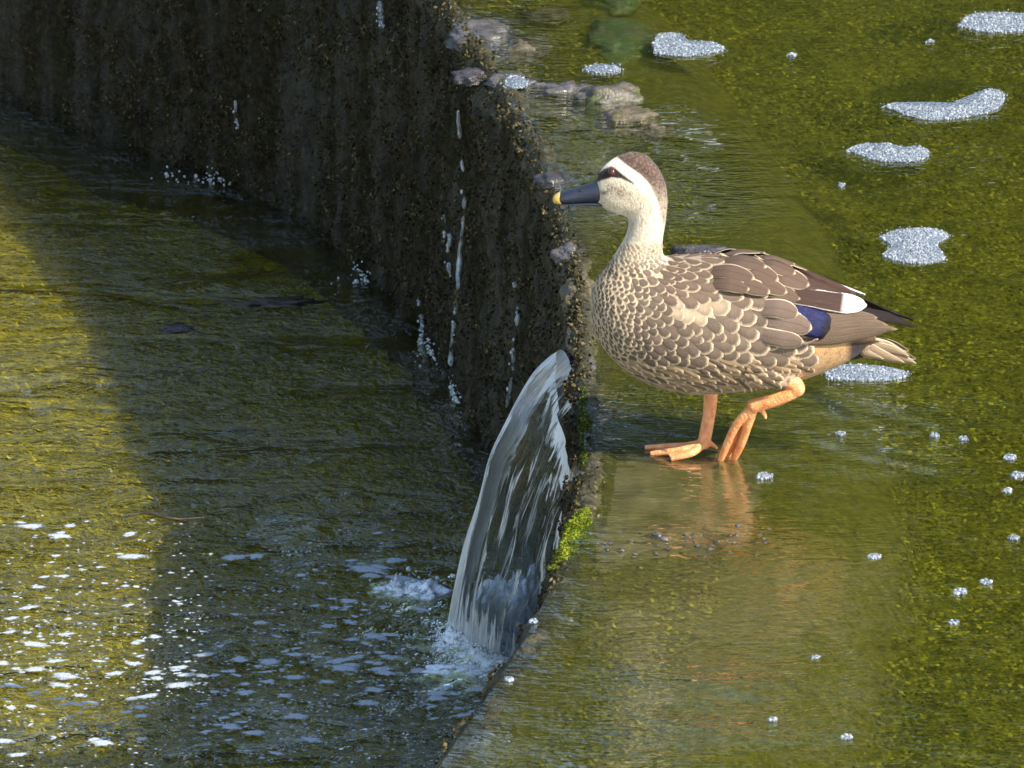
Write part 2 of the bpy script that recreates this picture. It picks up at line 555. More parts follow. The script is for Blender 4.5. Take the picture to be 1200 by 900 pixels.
def tinted(me, per, n, lo=0, hi=1, vals=None):
    t = rng.uniform(lo, hi, n) if vals is None else vals
    a = me.attributes.new('tint', 'FLOAT', 'POINT'); a.data.foreach_set('value', np.repeat(t, per))


# moss on the drop, one mass
in_view = np.where((LP[:, 1] > Y0F) & (LP[:, 1] < Y1F + 1.3))[0]
nM = 100000
iu = rng.choice(in_view[in_view > 60], nM); zz = -rng.uniform(0.0, 1, nM) ** 1.05 * (DROP + .01) - .008
clump = fbm(np.stack([LP[iu, 0] * 1, LP[iu, 1], zz], 1), 26, 2.2, 2)
keep = clump + rng.normal(0, .12, nM) > -.05; iu, zz, clump = iu[keep], zz[keep], clump[keep]
C = np.zeros((len(iu), 3)); jit = rng.uniform(-.004, .004, len(iu))
C[:, :2] = LP[iu] + TG[iu] * jit[:, None] * 1.5
C[:, 2] = zz
q3 = C.copy()
off = fbm(q3, 14, 3.1, 3) * .017 + fbm(q3, 55, 9.4, 2) * .0075
C[:, :2] -= NIN[iu] * (off + .0)[:, None]
Nn = np.zeros_like(C); Nn[:, :2] = -NIN[iu] * .55; Nn[:, 2] = -.8
Vf, Ff = flakes(C, Nn, rng.uniform(.0025, .006, len(C)), 1.5, .5)
me = new_mesh('moss', Vf, Ff, False); tinted(me, 5, len(C), vals=np.clip(.40 + clump * .55 + rng.normal(0, .2, len(C)), 0, 1))
o = obj('moss', me, M_MOSSF, weir); o['kind'] = 'stuff'

# moss fringe along the lip
nL = 9000
iu = rng.choice(in_view, nL); dd = np.abs(rng.normal(0, .016, nL)); keep = (rng.random(nL) < np.clip(.35 + emer[iu] * 40, 0, 1)) & (pxl[iu] < 690)
iu, dd = iu[keep], dd[keep]
C = np.zeros((len(iu), 3)); C[:, :2] = LP[iu] + NIN[iu] * dd[:, None]
for k in range(len(C)):
    h = weir_bvh.ray_cast(Vector((C[k, 0], C[k, 1], .2)), Vector((0, 0, -1)))
    C[k, 2] = h[0].z - .001 if h[0] else -.01
Vf, Ff = flakes(C, np.tile([-.35, -.1, .6], (len(C), 1)), rng.uniform(.003, .008, len(C)), 1.9, .7)
me = new_mesh('lip_moss', Vf, Ff, False); tinted(me, 5, len(C), .15, 1)
o = obj('lip_moss', me, M_MOSSF, weir); o['kind'] = 'stuff'

# ------------------------------------------------------------------ upper channel bed and water
XR = 7.0
def rows(y0, y1, step_in, far):
    return np.concatenate([np.linspace(Y_NEAR + .05, y0, 14)[:-1], np.arange(y0, y1, step_in), np.linspace(y1, far, 18)])


ry = rows(Y0F, Y1F + .1, .012, Y_FAR - .05)
tx = np.concatenate([np.linspace(0, 1.35, 110)[:-1], np.linspace(1.35, XR, 25)])
BX = lip_x(ry)[:, None] + CREST_W + .02 + tx[None, :]; BY = np.repeat(ry[:, None], len(tx), 1)
Pb = np.stack([BX, BY, np.zeros_like(BX)], -1).reshape(-1, 3)
zb = -.135 + fbm(Pb, 4, 1.2, 3) * .02 + fbm(Pb, 22, 8.1, 2) * .010
Pb[:, 2] = zb
bed = tag(obj('streambed', new_mesh('streambed', Pb, grid_faces(len(ry), len(tx))), M_BED), 'algae covered bed of the upper channel', None, None, 'structure')

# algae tufts on the bed and on the crest: nobody could count them
nA = 175000
ay = rng.uniform(Y0F, Y1F + .42, nA); dA = rng.uniform(.30, 1.38, nA); dA[:62000] = .36 - np.abs(rng.normal(0, .15, 62000)); dA = np.maximum(dA, .045); ax = lip_x(ay) + dA
C = np.stack([ax, ay, np.full(nA, -.135)], 1); C[:, 2] += fbm(C * [1, 1, 0], 4, 1.2, 3) * .02 + rng.uniform(-.004, .02, nA)
C[:, 2] = np.where(dA < .46, np.interp(dA, [0, CREST_W - .08, CREST_W + .16], [-.021, -.022, -.12]) + rng.uniform(-.003, .004, nA), C[:, 2])
Vf, Ff = flakes(C, np.tile([-1.0, .02, .12], (nA, 1)), rng.uniform(.003, .008, nA), 2.2, .34)
me = new_mesh('algae', Vf, Ff, False)
pat = fbm(C * [.7, 1.3, 0], 8, 4.4, 3)
tinted(me, 5, nA, vals=np.clip(.40 + pat * .45 + rng.normal(0, .28, nA), 0, 1))
tag(obj('algae', me, M_ALGAE), 'green algae carpet under the upper water', None, None, 'stuff')


def ripple(P, amp):
    """low waves: level water, wakes behind the duck's legs"""
    R_ = np.stack([P[:, 0] * .8 + P[:, 1] * .6, P[:, 1] * 1.2 - P[:, 0] * .9, 0 * P[:, 0]], 1)
    z = amp * fbm(R_, 8, 7.7, 2) * .0011
    return z


wk = [((900, 470), (1010, 490), (1070, 505), .0040), ((945, 505), (1010, 530), (1085, 548), .0042), ((880, 545), (930, 560), (990, 570), .0025),
      ((760, 795), (830, 800), (885, 815), .0030), ((770, 840), (850, 860), (930, 868), .0030), ((1000, 470), (1080, 492), (1150, 505), .003),
      ((830, 225), (960, 240), (1000, 250), .0018), ((690, 215), (760, 205), (830, 215), .003), ((640, 190), (720, 178), (800, 190), .003), ((650, 165), (720, 160), (790, 172), .0025)]
WK = [np.array([G(*p)[:2] for p in w[:3]]) for w in wk]


def wakes(P):
    z = np.zeros(len(P))
    for w, spec in zip(WK, wk):
        c = crom(w, 30)
        d2 = ((P[:, None, :2] - c[None]) ** 2)
        dist = np.sqrt((d2 * np.array([1, 1])).sum(-1)).min(1)
        z += .6 * spec[3] * np.exp(-(dist / .010) ** 2) - spec[3] * .3 * np.exp(-((dist - .026) / .012) ** 2)
    return z * np.clip(.6 + 1.6 * vnoise(P * [1, 1, 0], 17, 5.5), 0, 2)


wy = rows(Y0F, Y1F + .1, .0065, Y_FAR - .05)
wt = np.concatenate([np.linspace(0, .05, 14)[:-1], np.linspace(.05, 1.4, 200)[:-1], np.linspace(1.4, XR, 25)])
WX = lip_x(wy)[:, None] + .012 + wt[None, :]; WY = np.repeat(wy[:, None], len(wt), 1)
Pw = np.stack([WX, WY, np.zeros_like(WX)], -1).reshape(-1, 3)
inn = (Pw[:, 1] > Y0F) & (Pw[:, 1] < Y1F + .1)
Pw[inn, 2] += ripple(Pw[inn], 1.0) + wakes(Pw[inn])
edge = np.tile(np.exp(-(wt / .0045) ** 2) * .0, len(wy)); Pw[:, 2] -= edge
umesh = new_mesh('upper_water', Pw, grid_faces(len(wy), len(wt)))
pq = to_px(Pw)
rif = np.zeros(len(Pw))
for cx_, cy_, rx_, ry2, k_ in [(740, 205, 110, 48, 7), (640, 170, 60, 40, 5), (730, 492, 70, 26, 3.5), (1000, 485, 90, 30, 1.6), (1030, 530, 80, 22, 1.6), (830, 800, 90, 20, 2.0), (850, 855, 110, 18, 2.0),
                              (600, 60, 60, 50, 2.5), (810, 640, 110, 26, 1.5), (830, 245, 70, 22, 2.0), (590, 870, 40, 10, 1.5), (680, 430, 25, 60, 2.5), (660, 290, 30, 50, 2.5)]:
    rif += k_ * np.exp(-((pq[:, 0] - cx_) / rx_) ** 2 - ((pq[:, 1] - cy_) / ry2) ** 2)
at = umesh.attributes.new('riffle', 'FLOAT', 'POINT'); at.data.foreach_set('value', rif)
upw = tag(obj('upper_water', umesh, M_UPWATER), 'shallow rippled water of the upper channel', None, None, 'structure')

# ------------------------------------------------------------------ lower pool
XL = 7.0
LY1 = G(600, -40, -DROP)[1]; LY0 = G(600, 940, -DROP)[1]
ly = np.concatenate([np.linspace(Y_NEAR + .05, LY0, 14)[:-1], np.arange(LY0, LY1, .0075), np.linspace(LY1, Y_FAR - .05, 18)])
lt = np.concatenate([np.linspace(-.02, 1.25, 190)[:-1], np.linspace(1.25, XL, 25)])
LX = lip_x(ly)[:, None] - lt[None, :]; LYY = np.repeat(ly[:, None], len(lt), 1)
Pl = np.stack([LX, LYY, np.full_like(LX, -DROP)], -1).reshape(-1, 3)
inn = (Pl[:, 1] > LY0) & (Pl[:, 1] < LY1)
IMP = G(560, 745, -DROP)
Q = Pl[inn]
Rq = np.stack([Q[:, 0] * .8 + Q[:, 1] * .5, Q[:, 1] * 1.2 - Q[:, 0] * .7, 0 * Q[:, 0]], 1)
z = fbm(Rq, 10, 2.9, 3) * .0060
dd = np.hypot(Q[:, 0] - IMP[0], (Q[:, 1] - IMP[1]) * .8)
z += np.exp(-(dd / .16) ** 2) * (fbm(Q, 24, 1.7, 3) * .018 + .006) + np.sin(dd * 95) * .0022 * np.exp(-(dd / .3) ** 2)
wall = Q[:, 0] - lip_x(Q[:, 1])
z *= 1
Pl[inn, 2] += z
F = grid_faces(len(ly), len(lt))[:, ::-1]
lmesh = new_mesh('pool_water', Pl, F)
pq = to_px(Pl); rif = np.zeros(len(Pl))
for cx_, cy_, rx_, ry2, k_ in [(420, 470, 170, 110, .9), (470, 720, 130, 60, 1.2), (560, 800, 80, 60, 1.2), (300, 330, 120, 50, .5)]:
    rif += k_ * np.exp(-((pq[:, 0] - cx_) / rx_) ** 2 - ((pq[:, 1] - cy_) / ry2) ** 2)
at = lmesh.attributes.new('riffle', 'FLOAT', 'POINT'); at.data.foreach_set('value', rif)
tag(obj('pool_water', lmesh, M_LOWATER), 'dark rippled water of the lower pool', None, None, 'structure')
Pq = Pl.copy(); Pq[:, 2] = -DROP - .10 + fbm(Pq * [1, 1, 0], 5, 2.1, 3) * .02
tag(obj('pool_bed', new_mesh('pool_bed', Pq, F), M_POOLBED), 'yellow algae bed of the lower pool', None, None, 'structure')
nA = 30000
ay = rng.uniform(LY0, LY1, nA); ax = lip_x(ay) - rng.uniform(.0, 1.3, nA)
C = np.stack([ax, ay, np.full(nA, -DROP - .10)], 1); C[:, 2] += fbm(C * [1, 1, 0], 5, 2.1, 3) * .02
Vf, Ff = flakes(C, np.tile([-.9, .05, .45], (nA, 1)), rng.uniform(.004, .011, nA), 3.0, .45)
me = new_mesh('pool_algae', Vf, Ff, False); tinted(me, 5, nA, vals=np.clip(rng.normal(.6, .25, nA), 0, 1))
M_ALGAEY = leaf_mat('yellow_algae', [(.075, .062, .004), (.22, .18, .008), (.38, .30, .012), (.54, .42, .022)])
tag(obj('pool_algae', me, M_ALGAEY), 'yellow green algae on the bed of the lower pool', None, None, 'stuff')

# unseen wooded bank added upstream, its height shaped to set the water's reflections
by = np.linspace(0, 1, 50); bx = np.linspace(-14, 16, 150)
BXX, BT = np.meshgrid(bx, by)
Pk = np.stack([BXX, 5.6 + BT * 3.5, -.5 + BT ** .8 * (2.5 + 3.9 * np.clip((BXX + .35) / .5, 0, 1))], -1).reshape(-1, 3)
nz = fbm(Pk, .8, 4.2, 4)
Pk[:, 1] -= np.abs(nz) * 1.6; Pk[:, 2] += nz * .9; Pk[:, 0] += fbm(Pk, 1.1, 9.2, 3) * .35
Mb = Mat('bank_foliage'); pg = Mb.geo(); nn = Mb.noise(pg, 6, 5, .7)
cc = Mb.ramp(nn, [(.35, (.008, .012, .004)), (.6, (.035, .05, .012)), (.75, (.08, .10, .025))])
M_BANK = Mb.end(Mb.bsdf(cc, .8, .1, Mb.bump(nn, 1, .3)))
tag(obj('reflection_bank', new_mesh('reflection_bank', Pk, grid_faces(50, 150)), M_BANK), 'unseen wooded bank added upstream, shaped to darken the water reflections', None, None, 'structure')

# ------------------------------------------------------------------ raised concrete patch on the crest
def slab_on_crest(name, poly_px, z, thick, mat, parent, n=26, jag=4.0):
    c = np.mean(poly_px, 0)
    out = []
    P = np.array(poly_px, float)
    for k in range(len(P)):
        a, b = P[k], P[(k + 1) % len(P)]
        for t in np.linspace(0, 1, 9)[:-1]:
            q = a + (b - a) * t + rng.normal(0, jag, 2) * [1, .5]
            out.append(q)
    out = np.array(out)
    V = []; nr = 12
    for i in range(nr):
        s = 1 - i / (nr - 1)
        for q in out:
            w = G(*(c + (q - c) * (s if i else 1)), z)
            h = z - thick if i == 0 else z
            V.append([w[0], w[1], h])
    V = np.array(V); m = len(out)
    V[m:, 2] += fbm(V[m:], 30, 2.2, 3) * .005 - np.repeat(np.exp(-np.arange(nr - 1) * .8) * .012, m)
    pp = to_px(V)
    V[:, 2] -= .012 * np.clip((pp[:, 0] - 790) / 120, 0, 1) ** 2 + .008 * np.clip((pp[:, 1] - 610) / 60, 0, 1) ** 2
    # second ring sits just inside the outline
    V[m:2 * m, :2] = V[:m, :2] + (V[2 * m:3 * m, :2] - V[:m, :2]) * .12
    return obj(name, new_mesh(name, V, grid_faces(nr, m, True)), mat, parent)


slab_on_crest('concrete_patch', [(686, 517), (905, 514), (932, 560), (915, 640), (840, 655), (690, 672), (652, 668), (668, 600)], -.0120, .03, M_PATCH, weir)

# bright moss cushion on the lip
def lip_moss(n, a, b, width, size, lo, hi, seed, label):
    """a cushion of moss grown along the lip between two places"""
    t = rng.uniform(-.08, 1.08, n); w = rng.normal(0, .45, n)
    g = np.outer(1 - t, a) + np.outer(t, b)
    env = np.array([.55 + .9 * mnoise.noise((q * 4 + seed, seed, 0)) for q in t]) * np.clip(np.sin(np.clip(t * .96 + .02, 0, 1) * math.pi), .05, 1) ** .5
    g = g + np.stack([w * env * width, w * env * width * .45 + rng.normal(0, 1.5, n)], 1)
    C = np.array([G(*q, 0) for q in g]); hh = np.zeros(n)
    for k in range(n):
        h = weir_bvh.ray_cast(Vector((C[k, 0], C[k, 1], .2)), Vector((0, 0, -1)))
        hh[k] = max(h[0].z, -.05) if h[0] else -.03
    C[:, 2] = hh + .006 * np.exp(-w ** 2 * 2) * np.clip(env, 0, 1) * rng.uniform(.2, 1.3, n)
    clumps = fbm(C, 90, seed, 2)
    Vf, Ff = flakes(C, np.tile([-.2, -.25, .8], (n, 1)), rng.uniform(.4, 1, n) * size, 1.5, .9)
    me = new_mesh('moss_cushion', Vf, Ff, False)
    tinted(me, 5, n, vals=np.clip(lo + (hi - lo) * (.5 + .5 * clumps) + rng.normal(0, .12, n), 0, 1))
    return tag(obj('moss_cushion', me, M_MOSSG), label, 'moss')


lip_moss(9000, np.array([686, 606]), np.array([650, 654]), 24, .0034, .15, .95, 3.3, 'bright green moss cushion on the weir lip beside the falling jet')
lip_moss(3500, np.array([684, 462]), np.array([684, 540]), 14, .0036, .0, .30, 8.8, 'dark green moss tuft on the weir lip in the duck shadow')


# ------------------------------------------------------------------ stones
def rock(name, px, py, wpx, hpx, tall, mat, label, seed, z=-.01, sub=ICO4, cat='stone', group=None, rough=.25):
    if cat == 'stone': z -= .003
    c = G(px, py, z); s = (DIST / np.linalg.norm(c - CAM)) * 900
    rx = wpx / 2 / s; ry_ = hpx / 2 / s / math.sin(PITCH)
    bv, bf = sub
    V = bv.copy()
    V = V * (1 + rough * 1.5 * fbm(bv, 1.5, seed, 3)[:, None] + rough * .8 * fbm(bv, 5, seed + 3, 3)[:, None])
    V[:, 2] = np.where(V[:, 2] > 0, np.abs(V[:, 2]) ** .8 * np.sign(V[:, 2]), V[:, 2] * .6)
    V = V * [rx, ry_, tall]
    o = obj(name, new_mesh(name, V, bf), mat)
    o.location = [float(q) for q in c]
    tag(o, label, cat, group)
    return o


rock('stone', 668, 112, 70, 18, .018, M_ROCKGREY, 'grey wet stone beside the mossy stone on the crest', 1.1)
rock('stone', 714, 122, 80, 26, .026, M_ROCKMOSS, 'moss topped stone standing out of the crest water', 2.3)
rock('stone', 736, 144, 66, 20, .018, M_ROCKBROWN, 'low brown gritty stone against the moss topped stone', 5.1)
rock('stone', 722, 54, 84, 46, .020, M_ROCKGREEN, 'broad green algae coated stone under the shallow water', 7.7, z=-.022)
rock('stone', 720, 4, 70, 26, .022, M_ROCKGREEN, 'pale green stone upstream of the broad green one', 8.9, z=-.018)
rock('stone', 566, 44, 80, 40, .020, M_ROCKGREY, 'flat grey wet stone on the weir lip at the bend', 11.2, z=-.012)
rock('stone', 612, 62, 60, 26, .016, M_ROCKBROWN, 'flat brown stone just behind the grey lip stone', 12.6, z=-.012)
rock('stone', 600, 104, 56, 22, .018, M_ROCKGREY, 'small grey stone with a foam cap on the lip', 13.7, z=-.010)
rock('stone', 650, 215, 44, 16, .014, M_ROCKDARK, 'purplish dark stone on the lip below the bill', 14.4, z=-.008)
rock('stone', 680, 350, 40, 44, .026, M_ROCKBROWN, 'yellowish gritty stone on the lip before the duck breast', 15.8, z=-.012)
rock('stone', 668, 300, 40, 20, .014, M_ROCKGREY, 'small grey stone on the lip above the gritty stone', 16.4, z=-.008)
rock('stone', 826, 299, 84, 9, .012, M_ROCKDARK, 'long dark flat stone behind the back of the duck', 17.7, z=-.006)
rock('stone', 688, 440, 30, 40, .018, M_ROCKGREY, 'grey rough stone on the lip under the breast', 18.4, z=-.012)

rock('stone', 552, 92, 40, 16, .012, M_ROCKDARK, 'small dark stone on the lip between two grey stones', 21.4, z=-.006)
rock('stone', 640, 106, 46, 12, .012, M_ROCKGREY, 'low grey stone joining the lip stone to the mossy row', 22.9, z=-.008)
rock('stone', 772, 156, 40, 12, .011, M_ROCKBROWN, 'small brown stone at the end of the mossy row', 24.1, z=-.008)
rock('stone', 640, 20, 60, 16, .010, M_ROCKBROWN, 'flat brownish stone awash upstream of the lip bend', 26.6, z=-.010)
rock('stone', 676, 400, 26, 26, .016, M_ROCKBROWN, 'small gritty stone at the top of the jet', 27.3, z=-.008)

grav_label = 'small pale pebble in the gravel strip on the wet concrete patch'
pv = []
for k in range(5):
    bv, bf = ICO2
    V = bv * (1 + .5 * fbm(bv, 1.6, 20 + k, 2)[:, None]) * [1.2, .85, .5]
    pv.append((V, bf))
pm = {}
for k in range(40):
    x = rng.uniform(695, 905); y = 634 + rng.normal(0, 9)
    if x < 760: y += 8
    s = rng.uniform(1.6, 4.2) / 900 * (1.5 if k % 7 == 0 else 1)
    mt = [M_ROCKGREY, M_ROCKBROWN, M_ROCKBROWN, M_ROCKGREY, M_ROCKDARK][k % 5]
    key = (k % 5, mt.name)
    if key not in pm:
        pm[key] = new_mesh('pebble', *pv[k % 5]); pm[key].materials.append(mt)
    o = obj('pebble', pm[key]); o.location = G(x, y, -.001).tolist(); o.scale = (s, s, s); o.rotation_euler = (0, 0, rng.uniform(0, 6))
    cw = {M_ROCKGREY.name: 'grey', M_ROCKDARK.name: 'blackish', M_ROCKBROWN.name: 'brown'}[mt.name]
    tag(o, 'small ' + cw + ' pebble in the gravel strip on the wet concrete patch', 'pebble', cw + ' pebbles on the concrete patch')

# ------------------------------------------------------------------ the jet of falling water
far_px = [(660, 411), (644, 424), (624, 447), (599, 493), (578, 534), (564, 583), (546, 637), (531, 695), (524, 735)]
near_px = [(677, 560), (676, 580), (672, 605), (668, 632), (662, 660), (655, 690), (648, 720), (640, 748), (632, 775)]
f = np.linspace(0, 1, 9)
zt = -.012 - (DROP - .012) * (.22 * f + .78 * f * f)
A = crom([G(*p, z) for p, z in zip(far_px, zt)], 70)
B = crom([G(*p, z) for p, z in zip(near_px, zt)], 70)
NJ, MJ = 70, 64
V = np.zeros((NJ, MJ, 3)); UVj = np.zeros((NJ, MJ, 2)); TN = np.zeros((NJ, MJ))
for i in range(NJ):
    a, b = A[i], B[i]
    tdir = A[min(i + 1, NJ - 1)] - A[max(i - 1, 0)]
    nrm = np.cross(b - a, tdir); nrm /= np.linalg.norm(nrm)
    if nrm[0] > 0: nrm = -nrm
    t = i / (NJ - 1)
    for j in range(MJ):
        ph = 2 * math.pi * j / MJ
        s = .5 - .5 * math.cos(ph)
        p = a + (b - a) * s
        th = .013 + .010 * (1 - t) + .006 * t
        k = mnoise.noise((s * 6 + t * .8, t * 2.2, 3.3)) * .010 + mnoise.noise((s * 15 + t * 1.5, t * 4.5, 8.3)) * .0035
        V[i, j] = p + nrm * (math.sin(ph) * th + k * (1 if math.sin(ph) > 0 else .4))
        UVj[i, j] = (s, t)
        TN[i, j] = .08 + .56 * math.exp(-((s - .03) / .08) ** 2) + .30 * math.exp(-(t / .16) ** 2) + .75 * max(0, (t - .80) / .20) * math.exp(-((s - .35) / .4) ** 2)  # tint: highlights painted white along far edge and top, froth near the foot
me = new_mesh('water_jet', V.reshape(-1, 3), grid_faces(NJ, MJ, True))
uvl = me.uv_layers.new(name='UVMap'); li = np.zeros(len(me.loops), int); me.loops.foreach_get('vertex_index', li)
uvl.data.foreach_set('uv', UVj.reshape(-1, 2)[li].ravel())
at = me.attributes.new('tint', 'FLOAT', 'POINT'); at.data.foreach_set('value', TN.ravel())
tag(obj('water_jet', me, M_JET), 'broad curved jet of clear water pouring off the weir lip', 'water jet')

# froth where the jet lands
nB = 5000
cx = rng.normal(0, 1, (nB, 2)) * [33, 17] + [572, 758]
t = np.clip((cx[:, 0] - 520) / 100, 0, 1)
C = np.array([G(*q, -DROP) for q in cx])
r = np.hypot((cx[:, 0] - 574) / 44, (cx[:, 1] - 760) / 24)
C[:, 2] += np.abs(rng.normal(0, 1, nB)) * .046 * np.exp(-r ** 2) + .004
keep = (C[:, 0] < lip_x(C[:, 1]) - .01)
C = C[keep]; R = rng.uniform(.0005, .0014, len(C)) * np.where(rng.random(len(C)) < .05, 1.8, 1)
Vb, Fb = scatter(ICO1, C, R)
me = new_mesh('froth', Vb, Fb); tinted(me, len(ICO1[0]), len(C), .3, 1)
tag(obj('froth', me, M_FROTH), 'white froth where the jet strikes the lower pool', None, None, 'stuff')
# mounds of churned water
bv, bf = ICO4
parts = []; TT = []
for k, (x, y, rx, ry_, rz) in enumerate([(560, 752, .045, .045, .062), (590, 750, .040, .05, .078), (612, 740, .024, .04, .085), (578, 760, .045, .04, .05), (540, 760, .034, .04, .026), (575, 775, .055, .04, .022), (500, 697, .030, .035, .018), (545, 790, .06, .04, .012), (470, 690, .04, .03, .010)]):
    V = bv * (1 + .45 * fbm(bv, 2.4, 31 + k * 7, 4)[:, None]) * [rx, ry_, rz]
    c = G(x, y, -DROP); c[0] = min(c[0], lip_x(c[1]) - rx)
    parts.append((V + c + [0, 0, -.003], bf)); TT.append(np.clip(.58 + .30 * bv[:, 2] + .55 * fbm(bv * [1, 1, .5], 5, 5 + k, 3), 0, 1))
V, F = merge(parts)
me = new_mesh('churned_water', V, F)
at = me.attributes.new('tint', 'FLOAT', 'POINT'); at.data.foreach_set('value', np.concatenate(TT))
tag(obj('churned_water', me, M_CHURN), 'churned white water under the falling jet', None, None, 'stuff')

# ------------------------------------------------------------------ trickles down the face
def face_point(px, py, proud):
    h = weir_bvh.ray_cast(Vector(CAM), Vector(ray(px, py)))
    if h[0] is None: return None
    return np.array(h[0]) + np.array(h[1]) * 0 + np.array([-1, -.25, .1]) * proud


def trickle(pts, w0, label, seed, gaps=((0, 1),)):
    """broken strands of falling water on the face; each strand a part"""
    r2 = random.Random(seed)
    c = crom(pts, 90)
    P = []
    for px, py in c:
        q = face_point(px + r2.uniform(-1.0, 1.0), py, .006)
        if q is not None: P.append(q)
    P = np.array(P); n = len(P)
    P[1:-1] = (P[:-2] + 2 * P[1:-1] + P[2:]) / 4
    root = empty('water_trickle', P[-1]); tag(root, label, 'water trickle')
    w = np.array([max(.22, .7 + .8 * mnoise.noise((i * .15, seed * 3.3, 0)) + .25 * mnoise.noise((i * .7, seed * 1.3, 5))) for i in range(n)]) * w0 * 1.05 / 900
    for a, b in gaps:
        a, b = int(a * n), int(b * n)
        if b - a < 3: continue
        ww = w[a:b].copy(); ww[0] *= .2; ww[-1] *= .25
        V, F = sweep(P[a:b] - P[-1], np.stack([ww, ww * .6], 1), 8)
        me = new_mesh('strand', V, F)
        uvl = me.uv_layers.new(name='UVMap'); li = np.zeros(len(me.loops), int); me.loops.foreach_get('vertex_index', li)
        uv = np.stack([(np.arange(len(V)) % 8) / 8.0, V[:, 2] / DROP + seed], 1)
        uvl.data.foreach_set('uv', uv[li].ravel())
        at = me.attributes.new('tint', 'FLOAT', 'POINT'); at.data.foreach_set('value', np.array([.42 + .6 * mnoise.noise((v[0] * 60, v[1] * 60, v[2] * 50 + seed)) for v in V]))
        obj('strand', me, M_TRICKLE, root)
    for k in range(5):
        i = r2.randrange(n); rr = r2.uniform(.0012, .0028)
        V, F = sphere_vf((0, 0, 0), rr, 8, 6, (1, 1, 1.5))
        o = obj('droplet', new_mesh('droplet', V, F), M_DROP, root); o.location = (P[i] - P[-1] + np.array([r2.uniform(-.008, .004), -.004, 0])).tolist()
    return root


trickle([(541, 130), (546, 190), (549, 240), (543, 300), (539, 360), (534, 400), (532, 440)], 3.6, 'long broken white water trickle down the mossy face at the bend', 1, [(.0, .10), (.16, .22), (.30, .36), (.37, .62), (.64, .70), (.73, .96)])
trickle([(524, 252), (531, 275), (529, 300), (533, 330)], 3.6, 'short broken trickle close beside the long white one', 2, [(0, .15), (.3, .62), (.75, .95)])
trickle([(495, 352), (499, 378), (497, 400), (503, 425)], 4.4, 'fat short trickle splashing at the foot of the mossy face', 3, [(0, .10), (.22, .5), (.6, 1)])
trickle([(609, 330), (611, 370), (607, 410), (605, 440), (598, 478)], 3.0, 'thin trickle on the face just behind the jet', 4, [(0, .06), (.18, .34), (.48, .72), (.76, 1)])
trickle([(449, 2), (451, 18), (452, 34)], 4.4, 'pale trickle spilling at the top of the face', 5, [(.05, .95)])
trickle([(280, 118), (281, 135), (283, 150)], 2.2, 'faint trickle in the dark upper hollow of the wall', 6, [(0, .4), (.6, 1)])


def splash(px, py, w, h, n, label, seed, up=.03):
    r = np.random.default_rng(seed)
    c = np.stack([px + r.normal(0, w / 2.2, n), py + r.normal(0, h / 2.6, n)], 1)
    C = np.array([G(*q, -DROP) for q in c]); C[:, 2] += np.abs(r.normal(0, up * .5, n)) * np.exp(-((c[:, 0] - px) / w) ** 2)
    C[:, 0] = np.minimum(C[:, 0], lip_x(C[:, 1]) - .012)
    R = r.uniform(.0008, .0024, n) * np.where(r.random(n) < .10, 2.0, 1)
    C[:, 2] = np.maximum(C[:, 2], -DROP + R * .3)
    V, F = scatter(ICO2, C - C.mean(0), R[:, None] * np.array([1, 1, 1.15]))
    o = obj('splash', new_mesh('splash', V, F), M_DROP); o.location = C.mean(0).tolist()
    return tag(o, label, None, None, 'stuff')


splash(250, 216, 34, 12, 34, 'splash of clear drops below the dark wall', 1)
splash(200, 214, 20, 8, 12, 'drops skipping away from the wall splash', 2)
splash(428, 330, 34, 14, 36, 'splash of drops at the foot of the mossy face', 3)
splash(512, 412, 26, 22, 44, 'splash below the long trickle', 4)
splash(555, 470, 26, 20, 60, 'drops thrown up behind the jet', 5)
splash(480, 690, 40, 16, 90, 'bubbles boiling beside the jet', 6, .02)


